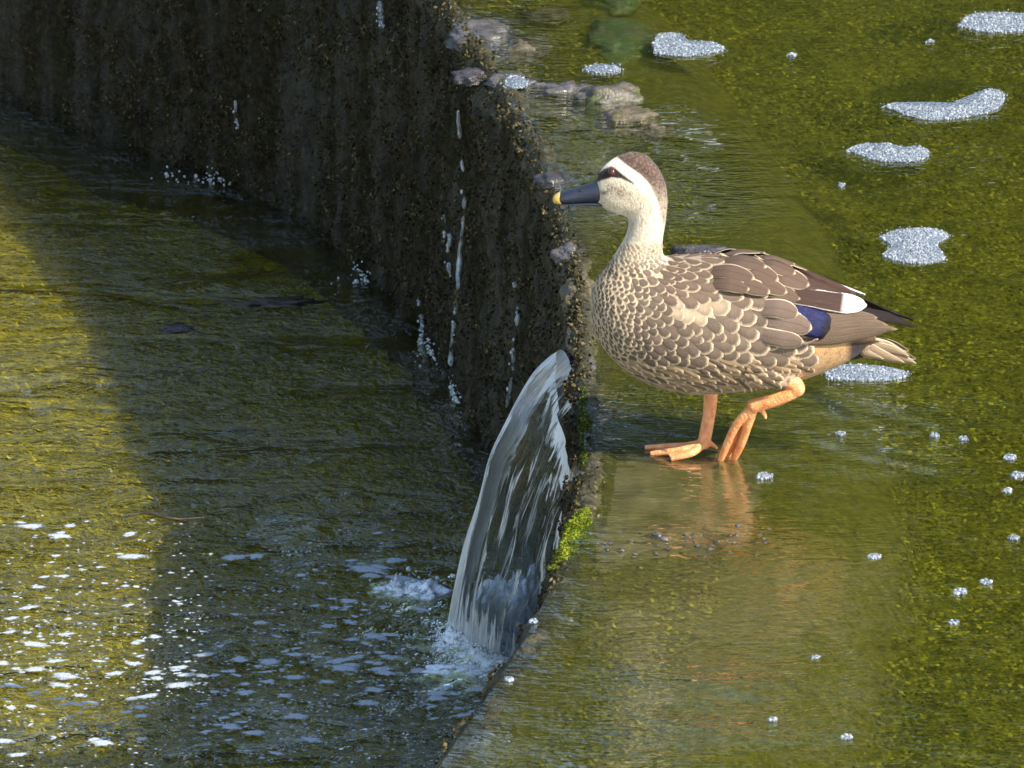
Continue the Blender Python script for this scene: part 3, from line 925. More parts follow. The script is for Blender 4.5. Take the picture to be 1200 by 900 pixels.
# ------------------------------------------------------------------ foam on the upper water
def foam_patch(outline, label, z=.001, bub=1.45, seed=0, group=None, hgt=.0035):
    P = crom(outline + [outline[0]], 60)[:-1]
    c0 = P.mean(0)
    ctr = G(*c0, z)
    r = np.random.default_rng(seed)
    # base sheet
    W = np.array([G(*p, z) for p in P])
    root = empty('foam_patch', ctr)
    tag(root, label, 'foam', group)
    nr = 5
    V = np.concatenate([ctr + (W - ctr) * s + np.array([0, 0, hgt * math.sqrt(max(0, 1 - s * s)) + .0005]) for s in np.linspace(.93, .02, nr)])
    o = obj('foam_film', new_mesh('foam_film', V - ctr, grid_faces(nr, len(P), True)), M_FOAM, root)
    # bubbles
    x0, y0 = P.min(0); x1, y1 = P.max(0)
    from_poly = []
    n = int((x1 - x0) * (y1 - y0) * 3.2 / (bub * bub) * 3)
    q = np.stack([r.uniform(x0, x1, n), r.uniform(y0, y1, n)], 1)
    ins = np.zeros(n, bool); j = len(P) - 1
    for i in range(len(P)):
        c = ((P[i, 1] > q[:, 1]) != (P[j, 1] > q[:, 1])) & (q[:, 0] < (P[j, 0] - P[i, 0]) * (q[:, 1] - P[i, 1]) / (P[j, 1] - P[i, 1] + 1e-9) + P[i, 0])
        ins ^= c; j = i
    ex = P[r.integers(0, len(P), len(P) * 2)] + r.normal(0, 1, (len(P) * 2, 2)) * [3.2, 1.3] * (1 if x1 - x0 > 30 else .3)
    q = np.vstack([q[ins], ex])
    C = np.array([G(*p, z) for p in q])
    R = np.clip(r.lognormal(math.log(bub / 900 * .55), .45, len(C)), .0005, .003)
    d = np.array([np.min(np.hypot(*(P - p).T * np.array([[1], [2.6]]))) for p in q])
    C[:, 2] += hgt * 1.1 * np.clip(d / 22, 0, 1) + r.uniform(-.001, .001, len(C))
    V, F = scatter(ICO1, C - ctr, R)
    me = new_mesh('bubbles', V, F); t = r.uniform(.1, 1, len(C)); a = me.attributes.new('tint', 'FLOAT', 'POINT'); a.data.foreach_set('value', np.repeat(t, len(ICO1[0])))
    o = obj('bubbles', me, M_BUBBLE, root); o['kind'] = 'stuff'
    return root


foam_patch([(766, 62), (770, 42), (795, 40), (808, 48), (835, 50), (848, 57), (830, 63), (800, 66)], 'two lobed white foam patch beside the green stone', seed=1)
foam_patch([(684, 81), (698, 76), (720, 78), (726, 83), (705, 86)], 'small white foam patch between the green stone and the mossy stones', seed=2, bub=1.6)
foam_patch([(1124, 30), (1135, 19), (1160, 15), (1190, 16), (1225, 18), (1230, 33), (1190, 37), (1150, 37)], 'large oval foam raft at the far side of the channel', seed=3)
foam_patch([(1036, 125), (1050, 121), (1085, 123), (1122, 121), (1140, 112), (1160, 105), (1176, 110), (1172, 124), (1150, 134), (1110, 140), (1075, 139)], 'long hooked foam patch with a raised tail', seed=4)
foam_patch([(992, 177), (1008, 170), (1040, 169), (1062, 174), (1078, 172), (1089, 181), (1070, 189), (1030, 188)], 'oval foam patch with a notched end', seed=5)
foam_patch([(1031, 278), (1052, 270), (1090, 268), (1111, 276), (1098, 287), (1106, 304), (1070, 309), (1036, 301), (1044, 289)], 'ragged foam patch with a pinched waist above the duck tail', seed=6)
foam_patch([(966, 437), (980, 429), (1020, 429), (1055, 434), (1062, 441), (1040, 446), (1000, 446), (975, 444)], 'flat foam patch under the tail of the duck', seed=7)
foam_patch([(588, 98), (600, 90), (614, 93), (618, 100), (600, 104)], 'tiny foam cap on the grey lip stone', seed=8, bub=1.6, z=.006)
BUBS = [(985, 508, 6), (1095, 510, 6), (1129, 514, 6), (1183, 536, 10), (1192, 557, 10), (1155, 682, 8), (1125, 693, 10), (1117, 729, 6), (955, 770, 5), (992, 864, 8),
        (1024, 652, 10), (928, 64, 5), (1090, 48, 4), (986, 217, 4), (895, 558, 12), (625, 728, 6), (596, 796, 6), (1188, 630, 7), (1180, 575, 6), (905, 843, 6)]
for k, (x, y, s) in enumerate([(a, b, c * .72) for a, b, c in BUBS]):
    foam_patch([(x - s * .9, y + s * .1), (x - s * .4, y - s * .36), (x + s * .5, y - s * .30), (x + s * .9, y), (x + s * .4, y + s * .34), (x - s * .5, y + s * .30)],
               'small bubble cluster adrift on the open upper water', seed=20 + k, bub=1.5, hgt=.0012, group='small bubble clusters on the upper water')

# ------------------------------------------------------------------ foam flecks on the lower pool
fl_mesh = []
for k in range(10):
    nseg, nr = 22, 5
    V = []; T = []
    for i in range(nr):
        s = 1 - i / (nr - 1) * .98
        for j in range(nseg):
            an = 2 * math.pi * j / nseg
            rr = 1 + .45 * mnoise.noise((math.cos(an) * 1.3 + k * 5, math.sin(an) * 1.3, k)) + .18 * mnoise.noise((math.cos(an) * 4 + k, math.sin(an) * 4, k))
            V.append((math.cos(an) * s * rr, math.sin(an) * s * rr * .8, .13 * math.sqrt(max(0, 1 - s * s)) + .03)); T.append(.0 + 1.0 * min(1, i / 3.0))
    me = new_mesh('foam_fleck', V, grid_faces(nr, nseg, True)); at = me.attributes.new('tint', 'FLOAT', 'POINT'); at.data.foreach_set('value', T)
    me.materials.append(M_FLECK); fl_mesh.append(me)
named = [(38, 620, 24), (70, 632, 28), (82, 619, 16), (152, 628, 18), (155, 655, 22), (150, 630, 12), (275, 657, 30), (300, 655, 22), (80, 728, 12), (134, 792, 16), (42, 788, 26), (70, 806, 20), (155, 822, 18),
         (36, 830, 14), (120, 874, 26), (20, 888, 24), (8, 872, 14), (347, 843, 28), (298, 862, 20), (364, 870, 20), (324, 886, 16), (288, 815, 20), (242, 860, 14), (210, 806, 24),
         (345, 797, 20), (410, 783, 26), (440, 812, 24), (430, 827, 22), (275, 840, 16), (240, 770, 18), (160, 690, 10), (430, 672, 40), (490, 690, 44), (455, 660, 26), (470, 682, 36), (505, 700, 30), (445, 668, 24), (490, 790, 30), (345, 770, 18), (210, 785, 18), (430, 757, 18)]
rs = np.random.default_rng(44)
named = [(a, b, c * 1.35) for a, b, c in named]
while len(named) < 290:
    x = rs.uniform(0, 600); y = 790 + rs.normal(0, 55) + (x - 200) * .02
    if rs.random() < .16: y = rs.uniform(610, 720); x = rs.uniform(0, 480)
    if not (600 < y < 898): continue
    if x > 300 and y > 845 and rs.random() < .85: continue
    if rs.random() < .22: x, y = 480 + rs.normal(0, 60), 770 + rs.normal(0, 32)
    if not (600 < y < 898): continue
    w = G(x, y, -DROP)
    if w[0] > lip_x(w[1]) - .03: continue
    s = float(np.clip(rs.lognormal(2.6, .42), 6, 28))
    if x > 380 and 660 < y < 830: s *= 1.3
    if y > 745: s *= 1.2
    named.append((x, y, s))
for k, (x, y, s) in enumerate(named):
    o = obj('foam_fleck', fl_mesh[k % 10]); w = G(x, y, -DROP)
    o.location = (w[0], w[1], w[2] + .0025)
    q = s / 2 / 900
    o.scale = (q * rs.uniform(1.1, 1.9), q * rs.uniform(.8, 1.3), q * .9); o.rotation_euler = (0, 0, rs.uniform(-.5, .5))
    if x < 195 and 600 < y < 745: lb, gr = 'white foam fleck on the yellow sunlit water of the lower pool', 'foam flecks on the sunlit pool water'
    elif x > 380: lb, gr = 'bluish foam fleck swirling out from the foot of the jet', 'foam flecks swirling by the jet'
    elif s > 15: lb, gr = 'broad pale foam fleck drifting in the shaded lower pool', 'broad foam flecks on the shaded pool'
    else: lb, gr = 'tiny pale foam fleck drifting in the shaded lower pool', 'tiny foam flecks on the shaded pool'
    tag(o, lb, 'foam', gr)

# the tiniest foam specks of the pool, past counting
nS = 1500; Vp = []; Fp = []; Tp = []
while len(Vp) < nS:
    x = rs.uniform(0, 620); y = 800 + rs.normal(0, 60) if rs.random() < .8 else rs.uniform(600, 760)
    if not 590 < y < 930: continue
    w = G(x, y, -DROP)
    if w[0] > lip_x(w[1]) - .02: continue
    q = rs.uniform(.8, 3.0) / 900; an = np.linspace(0, 2 * math.pi, 8)[:-1]
    ring = np.stack([w[0] + np.cos(an) * q * 1.6, w[1] + np.sin(an) * q * 1.3 * rs.uniform(.7, 1.3), np.full(7, w[2] + .003)], 1)
    k = len(Vp) * 8
    Vp.append(np.vstack([ring, [[w[0], w[1], w[2] + .0042]]])); Fp += [[k + i, k + (i + 1) % 7, k + 7] for i in range(7)]; Tp += [.35] * 7 + [1.0]
me = new_mesh('foam_specks', np.vstack(Vp), Fp); a_ = me.attributes.new('tint', 'FLOAT', 'POINT'); a_.data.foreach_set('value', Tp)
tag(obj('foam_specks', me, M_FLECK), 'tiny foam specks scattered over the lower pool', None, None, 'stuff')

# debris in the lower pool: a drowned leaf, a twig
rock('dead_leaf', 322, 355, 84, 10, .005, M_WOOD, 'dark brown sodden leaf clump lying in the lower pool', 51.3, z=-DROP + .001, cat='leaf', rough=.5)
rock('dead_leaf', 208, 386, 34, 8, .004, M_ROCKDARK, 'small dark sodden leaf in the lower pool near the sunlit water', 53.3, z=-DROP + .001, cat='leaf', rough=.5)
tw = empty('twig', G(190, 606, -DROP)); tag(tw, 'dark twig with one upright shoot stranded in the lower pool', 'twig')
T0 = G(190, 606, -DROP)
def twp(px, py, dz): return G(px, py, -DROP) + [0, 0, dz] - T0
o = obj('stem', new_mesh('stem', *sweep(crom([twp(150, 605, .001), twp(172, 604, .004), twp(205, 611, .004), twp(240, 607, .001)], 20), np.array([.0012] * 6 + [.0022] * 8 + [.001] * 6), 7)), M_WOOD, tw)
o = obj('shoot', new_mesh('shoot', *sweep(crom([twp(187, 606, .002), twp(187, 606, .012), twp(185, 606, .026), twp(179, 604, .034)], 16), np.linspace(.0018, .0008, 16), 7)), M_WOOD, tw)

# ================================================================== the duck
YF = float(G(825, 526, 0)[1])                 # far foot
YN = float(G(850, 543, 0)[1])                 # near foot
YM = (YF + YN) / 2                            # mid-plane of the body
KPX = 1 / 900.0
DUCK0 = np.array([float(G(845, 535, 0)[0]), YM, 0.0])
duck = empty('duck', DUCK0)
tag(duck, 'brown mottled duck with orange legs and yellow tipped dark bill stepping along the weir crest', 'duck')
CT, ST = math.cos(PITCH), math.sin(PITCH)


def ring_loft(rows_, axis='x', seg=28):
    """rows: (pos, lo, hi, halfwidth) in pixels; axis x: stations along the body, axis z: stations up the neck"""
    V = []
    for pos, lo, hi, hw in rows_:
        if axis == 'x':
            # seen from above a side-on ellipse keeps its centre; take out the part its width adds to its apparent height
            app = abs(hi - lo) / 2
            b = math.sqrt(max(app ** 2 - (hw * ST) ** 2, (app * .6) ** 2)) / CT
            c = PY(pos, (lo + hi) / 2, YM)
            for k in range(seg):
                an = 2 * math.pi * k / seg
                V.append(c + np.array([0, math.cos(an) * hw * KPX, math.sin(an) * b * KPX]))
        else:
            c = PY((lo + hi) / 2, pos, YM)
            for k in range(seg):
                an = 2 * math.pi * k / seg
                V.append(c + np.array([math.cos(an) * (hi - lo) / 2 * KPX, math.sin(an) * hw * KPX, 0]))
    n = len(rows_)
    F = [list(f) for f in grid_faces(n, seg, True)]
    F.append(list(range(seg))); F.append([(n - 1) * seg + k for k in range(seg)])
    return np.array(V), F


def dense(rows_, n):
    return crom(np.array(rows_, float), n)


torso = dense([(692, 344, 378, 8), (697, 332, 392, 24), (706, 319, 405, 36), (722, 309, 424, 49), (742, 305, 439, 58), (770, 303, 452, 67), (810, 301, 460, 73), (850, 301, 459, 74),
               (890, 305, 455, 71), (925, 316, 448, 62), (955, 331, 439, 48), (985, 349, 427, 34), (1008, 364, 415, 22), (1026, 380, 408, 11)], 60)
neck = dense([(352, 697, 806, 46), (332, 703, 793, 38), (314, 712, 782, 31), (297, 722, 776, 26), (280, 732, 776, 22), (264, 737, 779, 20), (248, 737, 781, 19), (234, 733, 782, 19), (222, 734, 778, 17)], 40)
head = dense([(698, 212, 236, 6), (703, 201, 241, 10), (710, 193, 245, 14), (720, 186, 249, 17.5), (732, 181, 252, 19.5), (744, 179, 255, 20), (757, 183, 257, 19.5), (768, 193, 256, 17), (777, 207, 250, 12), (782, 222, 244, 5)], 40)
tv = ring_loft(torso); nv = ring_loft(neck, 'z'); hv = ring_loft(head)
# feathered thigh of the lifted near leg and of the far leg
th1 = sweep([PY(880, 425, YM - .045), PY(908, 436, YM - .046), PY(928, 447, YM - .04)], np.array([30, 20, 9]) * KPX, 14)
th2 = sweep([PY(850, 430, YM + .040), PY(838, 446, YM + .038), PY(833, 456, YM + .034)], np.array([26, 18, 9]) * KPX, 14)
Vd, Fd = merge([tv, nv, hv, th1, th2])
body_me = remeshed('body', Vd, Fd, .0032, 9, .55)
bmod = bmesh.new(); bmod.from_mesh(body_me)
bmesh.ops.subdivide_edges(bmod, edges=[e for e in bmod.edges if min(e.verts[0].co.z, e.verts[1].co.z) > PY(740, 300, YM)[2]], cuts=1, use_grid_fill=True)
bmesh.ops.triangulate(bmod, faces=[f for f in bmod.faces if len(f.verts) > 4])
bmod.to_mesh(body_me); bmod.free()
body_me.polygons.foreach_set('use_smooth', [True] * len(body_me.polygons))
nvt = len(body_me.vertices)
BV = np.zeros(nvt * 3); body_me.vertices.foreach_get('co', BV); BV = BV.reshape(-1, 3)
BN = np.zeros(nvt * 3); body_me.vertices.foreach_get('normal', BN); BN = BN.reshape(-1, 3)
duck_bvh = BVHTree.FromPolygons([tuple(v) for v in BV], [tuple(p.vertices) for p in body_me.polygons])

# ---- plumage colour of the skin under the feathers, by place on the body (the same on both sides)
mir = BV.copy(); mir[:, 1] = np.where(BV[:, 1] > YM, 2 * YM - BV[:, 1], BV[:, 1])
UVP = to_px(mir); U, W_ = UVP[:, 0], UVP[:, 1]
n1 = fbm(mir, 160, 1.3, 3); n2 = fbm(mir, 420, 4.3, 2); n3 = fbm(mir * [1, 1, .45], 300, 7.1, 2)


def sst(a, b, x): t = np.clip((x - a) / (b - a), 0, 1); return t * t * (3 - 2 * t)


def dline(pts):
    """distance and position along a polyline in picture units"""
    P = np.array(pts, float); best = np.full(len(U), 1e9); par = np.zeros(len(U)); side = np.zeros(len(U))
    L = np.concatenate([[0], np.cumsum(np.hypot(*(P[1:] - P[:-1]).T))])
    for i in range(len(P) - 1):
        d = P[i + 1] - P[i]; l2 = d @ d
        t = np.clip(((U - P[i, 0]) * d[0] + (W_ - P[i, 1]) * d[1]) / l2, 0, 1)
        qx = P[i, 0] + t * d[0]; qy = P[i, 1] + t * d[1]
        ds = np.hypot(U - qx, W_ - qy); m = ds < best
        best = np.where(m, ds, best); par = np.where(m, (L[i] + t * math.sqrt(l2)) / L[-1], par)
        cr = d[0] * (W_ - P[i, 1]) - d[1] * (U - P[i, 0]); side = np.where(m, np.sign(cr), side)
    return best, par, side


def blend(C, f, col): f = np.clip(f, 0, 1)[:, None]; return C * (1 - f) + np.asarray(col)[None] * f


CREAM = lin(210, 197, 173); PALE = lin(226, 208, 178); BUFF = lin(190, 160, 122); BROWN = lin(98, 74, 58); DARK = lin(46, 35, 32)
C = np.tile(CREAM, (nvt, 1))
# fine brown streaks on the neck
C = blend(C, sst(.05, .5, n3) * .5 * sst(215, 262, W_), lin(140, 114, 92)); C = blend(C, sst(.15, .5, n2) * .35, lin(128, 104, 84))
C = blend(C, sst(270, 318, W_) * .25, BUFF)
# torso base
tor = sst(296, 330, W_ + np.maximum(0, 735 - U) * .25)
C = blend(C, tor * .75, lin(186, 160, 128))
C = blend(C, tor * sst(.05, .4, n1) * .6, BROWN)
back = sst(770, 800, U) * sst(345, 320, W_)
C = blend(C, back * .7, lin(120, 96, 80))
# shaggy belly
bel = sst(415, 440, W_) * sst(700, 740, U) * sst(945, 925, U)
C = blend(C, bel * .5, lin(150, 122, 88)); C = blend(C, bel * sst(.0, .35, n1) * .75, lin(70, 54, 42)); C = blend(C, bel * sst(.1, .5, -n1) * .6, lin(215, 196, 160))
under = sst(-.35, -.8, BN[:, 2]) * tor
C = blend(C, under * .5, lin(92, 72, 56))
vent = sst(930, 945, U) * sst(385, 400, W_)
C = blend(C, vent, lin(172, 136, 92)); C = blend(C, vent * sst(.0, .4, n1) * .5, lin(116, 86, 56))
C = blend(C, sst(990, 1000, U) * sst(392, 404, W_), lin(38, 26, 24))
# head
hd = sst(262, 250, W_)
ch, par, side = dline([(700, 188), (719, 186), (733, 194), (747, 206), (760, 218), (769, 233), (775, 255), (777, 275)])
crown = np.where(side < 0, 1, 0) * sst(285, 250, W_) * sst(0, 2.0, ch)
C = blend(C, crown * (1 - .55 * sst(205, 250, W_)), lin(80, 62, 53)); C = blend(C, crown * sst(.05, .45, n2) * .6, lin(46, 35, 32)); C = blend(C, crown * sst(.1, .5, -n2) * .4, lin(140, 114, 94))
mal = np.exp(-(((U - 725) / 17) ** 2 + ((W_ - 224 - (U - 725) * .35) / 7.5) ** 2)) * hd
C = blend(C, mal * (.5 + .5 * sst(-.2, .4, n2)), lin(112, 92, 78))
C = blend(C, np.exp(-((U - 708) / 4.5) ** 2 - ((W_ - 226) / 2.6) ** 2) * .9, lin(70, 56, 50))
es, par, _ = dline([(694, 213), (703, 206), (716, 201.5), (728, 206), (743, 215)])
hw = np.interp(par, [0, .3, .48, .72, 1], [4.2, 6.2, 6.2, 2.8, 1.0])
C = blend(C, sst(hw + 1.0, hw - 1.0, es) * hd, lin(40, 30, 30))
lore = np.exp(-(((U - 704) / 6.5) ** 2 + ((W_ - 217) / 4.5) ** 2) ** 2)
C = blend(C, lore * .85, lin(205, 195, 170))
sup, par, _ = dline([(702, 197), (709, 190), (720, 188), (731, 198), (747, 209.5), (762, 227)])
C = blend(C, sst(5.5, 3.0, sup - par * 2.5) * .92 * sst(1.05, .8, par), lin(232, 224, 206))
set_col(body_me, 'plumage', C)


def plumage_mat():
    m = Mat('plumage')
    a = m.n('Attribute', attribute_name='plumage')
    p = m.geo((1, 1, .5)); n = m.noise(p, 420, 3, .6); n2_ = m.noise(m.geo(), 900, 2)
    c = m.mix(m.math('MULTIPLY_ADD', n, .5, -.12, clamp=True), a.outputs['Color'], m.mix(.65, a.outputs['Color'], (.05, .035, .025)))
    nb = m.bump(m.math('ADD', n, m.math('MULTIPLY', n2_, .5)), .7, .0022)
    return m.end(m.bsdf(c, .75, .2, nb, Sheen_Weight=.12))
M_PLUM = plumage_mat()
body_me.vertices.foreach_set('co', (BV - DUCK0).ravel()); body_me.update()
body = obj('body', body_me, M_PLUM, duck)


# ---- feathers
def feather_mat(name, from_attr):
    m = Mat(name)
    uv = m.n('UVMap'); sp = m.n('SeparateXYZ'); m.l(uv.outputs[0], sp.inputs[0])
    u, v = sp.outputs[0], sp.outputs[1]
    if from_attr:
        at = m.n('Attribute', attribute_name='plumage'); ccol, wide = at.outputs['Color'], at.outputs['Alpha']
    else:
        oi = m.n('ObjectInfo'); ccol, wide = oi.outputs['Color'], oi.outputs['Alpha']
    du = m.math('DIVIDE', m.math('MAXIMUM', m.math('SUBTRACT', u, .6), 0), .4)
    dv = m.math('DIVIDE', v, .5)
    e = m.math('SQRT', m.math('ADD', m.math('MULTIPLY', du, du), m.math('MULTIPLY', dv, dv)))
    # barbs run from the shaft outwards to the tip
    br = m.n('CombineXYZ'); m.l(m.math('SUBTRACT', m.math('MULTIPLY', u, 26), m.math('MULTIPLY', m.math('ABSOLUTE', v), 22)), br.inputs[0]); m.l(m.math('MULTIPLY', v, 3), br.inputs[1])
    gp = m.geo((90, 90, 90)); ad = m.n('VectorMath', operation='ADD'); m.l(br.outputs[0], ad.inputs[0]); m.l(gp, ad.inputs[1])
    barb = m.noise(ad.outputs[0], 1.0, 2, .6)
    wob = m.noise(m.geo(), 450, 3)
    e = m.math('ADD', e, m.math('MULTIPLY_ADD', wob, .30, -.15))
    e = m.math('ADD', e, m.math('MULTIPLY_ADD', barb, .24, -.12))
    e = m.math('ADD', e, wide)                                  # breast feathers have a broad pale edge
    rim = m.ramp(e, [(.66, (0, 0, 0)), (.98, (1, 1, 1))])
    inner = m.ramp(e, [(.2, (1, 1, 1)), (.74, (.66, .66, .66))])
    cc = m.mix(1.0, ccol, inner, 'MULTIPLY')
    cc = m.mix(m.math('MULTIPLY', barb, .42), cc, (.24, .19, .135))
    c = m.mix(m.math('MULTIPLY', rim, .76), cc, tuple(lin(206, 184, 152)))
    nb = m.bump(barb, .7, .0014)
    return m.end(m.bsdf(c, .7, .15, nb))
M_FEATH = feather_mat('feather', False)
M_FEATHC = feather_mat('small_feathers', True)


def feather_shape(seed, nu=7, nv_=5, tip=.6):
    r = random.Random(seed)
    V = []; UV = []
    sk = r.uniform(-.08, .08)
    for i in range(nu):
        u = [0, .2, .42, .6, .78, .91, 1.0][i] if nu == 7 else i / (nu - 1)
        w = .5 * (min(1, .45 + u / .35 * .55) if u < .35 else 1.0)
        if u > tip: w = .5 * math.sqrt(max(.004, 1 - ((u - tip) / (1 - tip)) ** 2))
        for j in range(nv_):
            v = -1 + 2 * j / (nv_ - 1)
            y = v * w * (1 + r.uniform(-.05, .05))
            z = -.16 * v * v * w + .16 * u - .10 * u * u
            V.append((u - .45, y + sk * u * u, z)); UV.append((u, v * w))
    return np.array(V), grid_faces(nu, nv_), np.array(UV)


FSH = [feather_shape(k) for k in range(8)]
FME = []
for V, F, UV in FSH:
    me = new_mesh('feather', V, F); l = me.uv_layers.new(name='UVMap'); li = np.zeros(len(me.loops), int); me.loops.foreach_get('vertex_index', li)
    l.data.foreach_set('uv', UV[li].ravel()); me.materials.append(M_FEATH); FME.append(me)


def hit(px, py):
    h = duck_bvh.ray_cast(Vector(CAM), Vector(ray(px, py)).normalized())
    return (np.array(h[0]), np.array(h[1])) if h[0] is not None else None


def spacing(px, py):
    """picture spacing of the feathers at a place, or None outside the feathered parts"""
    if py < (303 + max(0, px - 880) * .42 if px > 776 else 288): return None
    if px < 778 and py < 318: return 4.6 + max(0, py - 300) * .12
    if px > 946 or (px > 936 and py < 345): return None
    if py > 455 or (py > 434 and px > 905): return None
    if 775 <= px and py < 350 - abs(px - 850) * .04: return float(np.interp(px, [775, 800, 850, 900, 940], [8, 11, 17, 22, 24]))
    br = float(np.interp(px, [690, 710, 735, 765, 800, 840], [4.2, 5.4, 7.4, 10.5, 14.5, 17.5]))
    if py > 424: return min(br, 10.0)
    return br


pts = []; cand = rng.uniform([690, 286], [948, 460], (30000, 2))
ACC = {}
for px, py in cand:
    s = spacing(px, py)
    if s is None: continue
    gx, gy = int(px // 12), int(py // 12); ok = True
    for a in (-2, -1, 0, 1, 2):
        for b in (-2, -1, 0, 1, 2):
            for (qx, qy, qs) in ACC.get((gx + a, gy + b), ()):
                if (qx - px) ** 2 + ((qy - py) * 1.15) ** 2 < (.80 * (s + qs) / 2) ** 2: ok = False
    if ok:
        ACC.setdefault((gx, gy), []).append((px, py, s)); pts.append((px, py, s))


def fdir(px, py):
    """lie of the plumage in the picture"""
    a = np.interp(px, [690, 715, 760, 820, 945], [80, 62, 40, 26, 20])      # degrees below the tailward direction
    if px > 770 and py < 350: a = np.interp(px, [770, 830, 945], [30, 16, 18])
    if py > 415: a = min(a, 18)
    return math.radians(a)


def fcolor(px, py):
    r = rng.normal(0, 1)
    if px > 770 and py < 352: c = lin(94, 74, 61)
    elif py > 424: c = lin(140, 114, 84) if rng.random() < .6 else lin(84, 66, 52)
    else:
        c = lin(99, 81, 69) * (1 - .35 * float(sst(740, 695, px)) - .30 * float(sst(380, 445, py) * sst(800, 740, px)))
        if 782 < px < 842 and 345 < py < 372: c = lin(176, 152, 124)
        if 835 < px < 905 and 340 < py < 358: c = lin(150, 132, 112)
    f = float(sst(322, 292, py) * sst(785, 772, px))
    c = c * (1 - .6 * f) + CREAM * .6 * f
    return np.clip(c * (1 + .16 * r), .01, .9)


small = []; nfe = 0
order = sorted(pts, key=lambda p: -p[2])
for k, (px, py, s) in enumerate(order):
    h = hit(px, py)
    if h is None: continue
    p, n = h
    if n @ (CAM - p) < 0: n = -n
    a = fdir(px, py) + rng.normal(0, .10)
    h2 = hit(px + 6 * math.cos(a), py + 6 * math.sin(a))
    if h2 is None:
        h2 = hit(px - 6 * math.cos(a), py - 6 * math.sin(a))
        if h2 is None: continue
        d = p - h2[0]
    else:
        d = h2[0] - p
    d = d - n * (d @ n)
    if np.linalg.norm(d) < 1e-6: continue
    d /= np.linalg.norm(d); side = np.cross(n, d)
    big = px > 770 and py < 350
    L = s * KPX * (2.3 if big else 1.9) * rng.uniform(.92, 1.1); Wd = s * KPX * (1.25 if big else 1.42) * rng.uniform(.92, 1.1)
    if py > 424: L *= 1.35; Wd *= .62
    org = p - n * (.0008 + .02 * L) + n * (.0010)
    col = fcolor(px, py)
    wide = float(.34 * sst(775, 715, px) + .25 * sst(335, 300, py) * sst(790, 770, px) + rng.uniform(-.05, .05))
    if px > 775 and py < 350: wide -= .06
    fi = k % 8
    for sd in (1, -1):
        if sd < 0 and (p[1] > YM - .002): continue
        o3, d3, s3, n3_ = org.copy(), d.copy(), side.copy(), n.copy()
        if sd < 0:
            o3[1] = 2 * YM - o3[1]
            for q in (d3, s3, n3_): q[1] = -q[1]
        if sd > 0 and nfe < 300:
            o = obj('feather', FME[fi], None, duck)
            mw = Matrix(((d3[0] * L, s3[0] * Wd, n3_[0] * L, o3[0] - DUCK0[0]), (d3[1] * L, s3[1] * Wd, n3_[1] * L, o3[1] - DUCK0[1]), (d3[2] * L, s3[2] * Wd, n3_[2] * L, o3[2] - DUCK0[2]), (0, 0, 0, 1)))
            o.matrix_local = mw; o.color = (*col.tolist(), wide); nfe += 1
        else:
            V, F, UV = FSH[fi]
            small.append((V[:, :1] * L * d3 + V[:, 1:2] * Wd * s3 + V[:, 2:] * L * n3_ + o3 - DUCK0, F, UV, np.append(col, wide)))
print('feathers', nfe, 'small', len(small))
Vs = np.concatenate([q[0] for q in small]); nF = len(FSH[0][0])
Fs = np.concatenate([q[1] + nF * i for i, q in enumerate(small)]); Us = np.concatenate([q[2] for q in small])
me = new_mesh('small_feathers', Vs, Fs); l = me.uv_layers.new(name='UVMap'); li = np.zeros(len(me.loops), int); me.loops.foreach_get('vertex_index', li)
l.data.foreach_set('uv', Us[li].ravel()); set_col(me, 'plumage', np.repeat(np.array([q[3] for q in small]), nF, 0))
o = obj('small_feathers', me, M_FEATHC, duck); o['kind'] = 'stuff'


# ---- folded wings, built from long feathers
def quill_mat(name, c1, c2, rim=None, rough=.45, streak=60, tipc=None, sheen=0.):
    m = Mat(name)
    uv = m.n('UVMap'); sp = m.n('SeparateXYZ'); m.l(uv.outputs[0], sp.inputs[0])
    mp = m.n('Mapping'); mp.inputs['Scale'].default_value = (3, streak, 1); m.l(uv.outputs[0], mp.inputs[0])
    n = m.noise(mp.outputs[0], 1, 3)
    c = m.mix(n, tuple(c1), tuple(c2))
    av = m.math('ABSOLUTE', m.math('MULTIPLY_ADD', sp.outputs[1], 2, -1))
    shaft = m.ramp(av, [(.0, (1, 1, 1)), (.07, (0, 0, 0))])
    c = m.mix(m.math('MULTIPLY', shaft, .5), c, (.02, .014, .01))
    if rim is not None:
        e = m.ramp(m.math('MAXIMUM', av, m.math('MULTIPLY_ADD', sp.outputs[0], 1.0, -.06)), [(.86, (0, 0, 0)), (.93, (1, 1, 1))])
        c = m.mix(m.math('MULTIPLY', e, .85), c, tuple(rim))
    if tipc is not None:
        f = m.ramp(sp.outputs[0], [(tipc[1], (0, 0, 0)), (tipc[2], (1, 1, 1))])
        c = m.mix(f, c, tuple(tipc[0]))
    fine = m.n('Mapping'); fine.inputs['Scale'].default_value = (70, 9, 1); m.l(uv.outputs[0], fine.inputs[0]); nf = m.noise(fine.outputs[0], 1, 2)
    c = m.mix(m.math('MULTIPLY', nf, .35), c, m.mix(.5, c, (.02, .015, .01)))
    nb = m.bump(m.math('ADD', n, nf), .7, .0018)
    return m.end(m.bsdf(c, rough + .12, .22, nb))


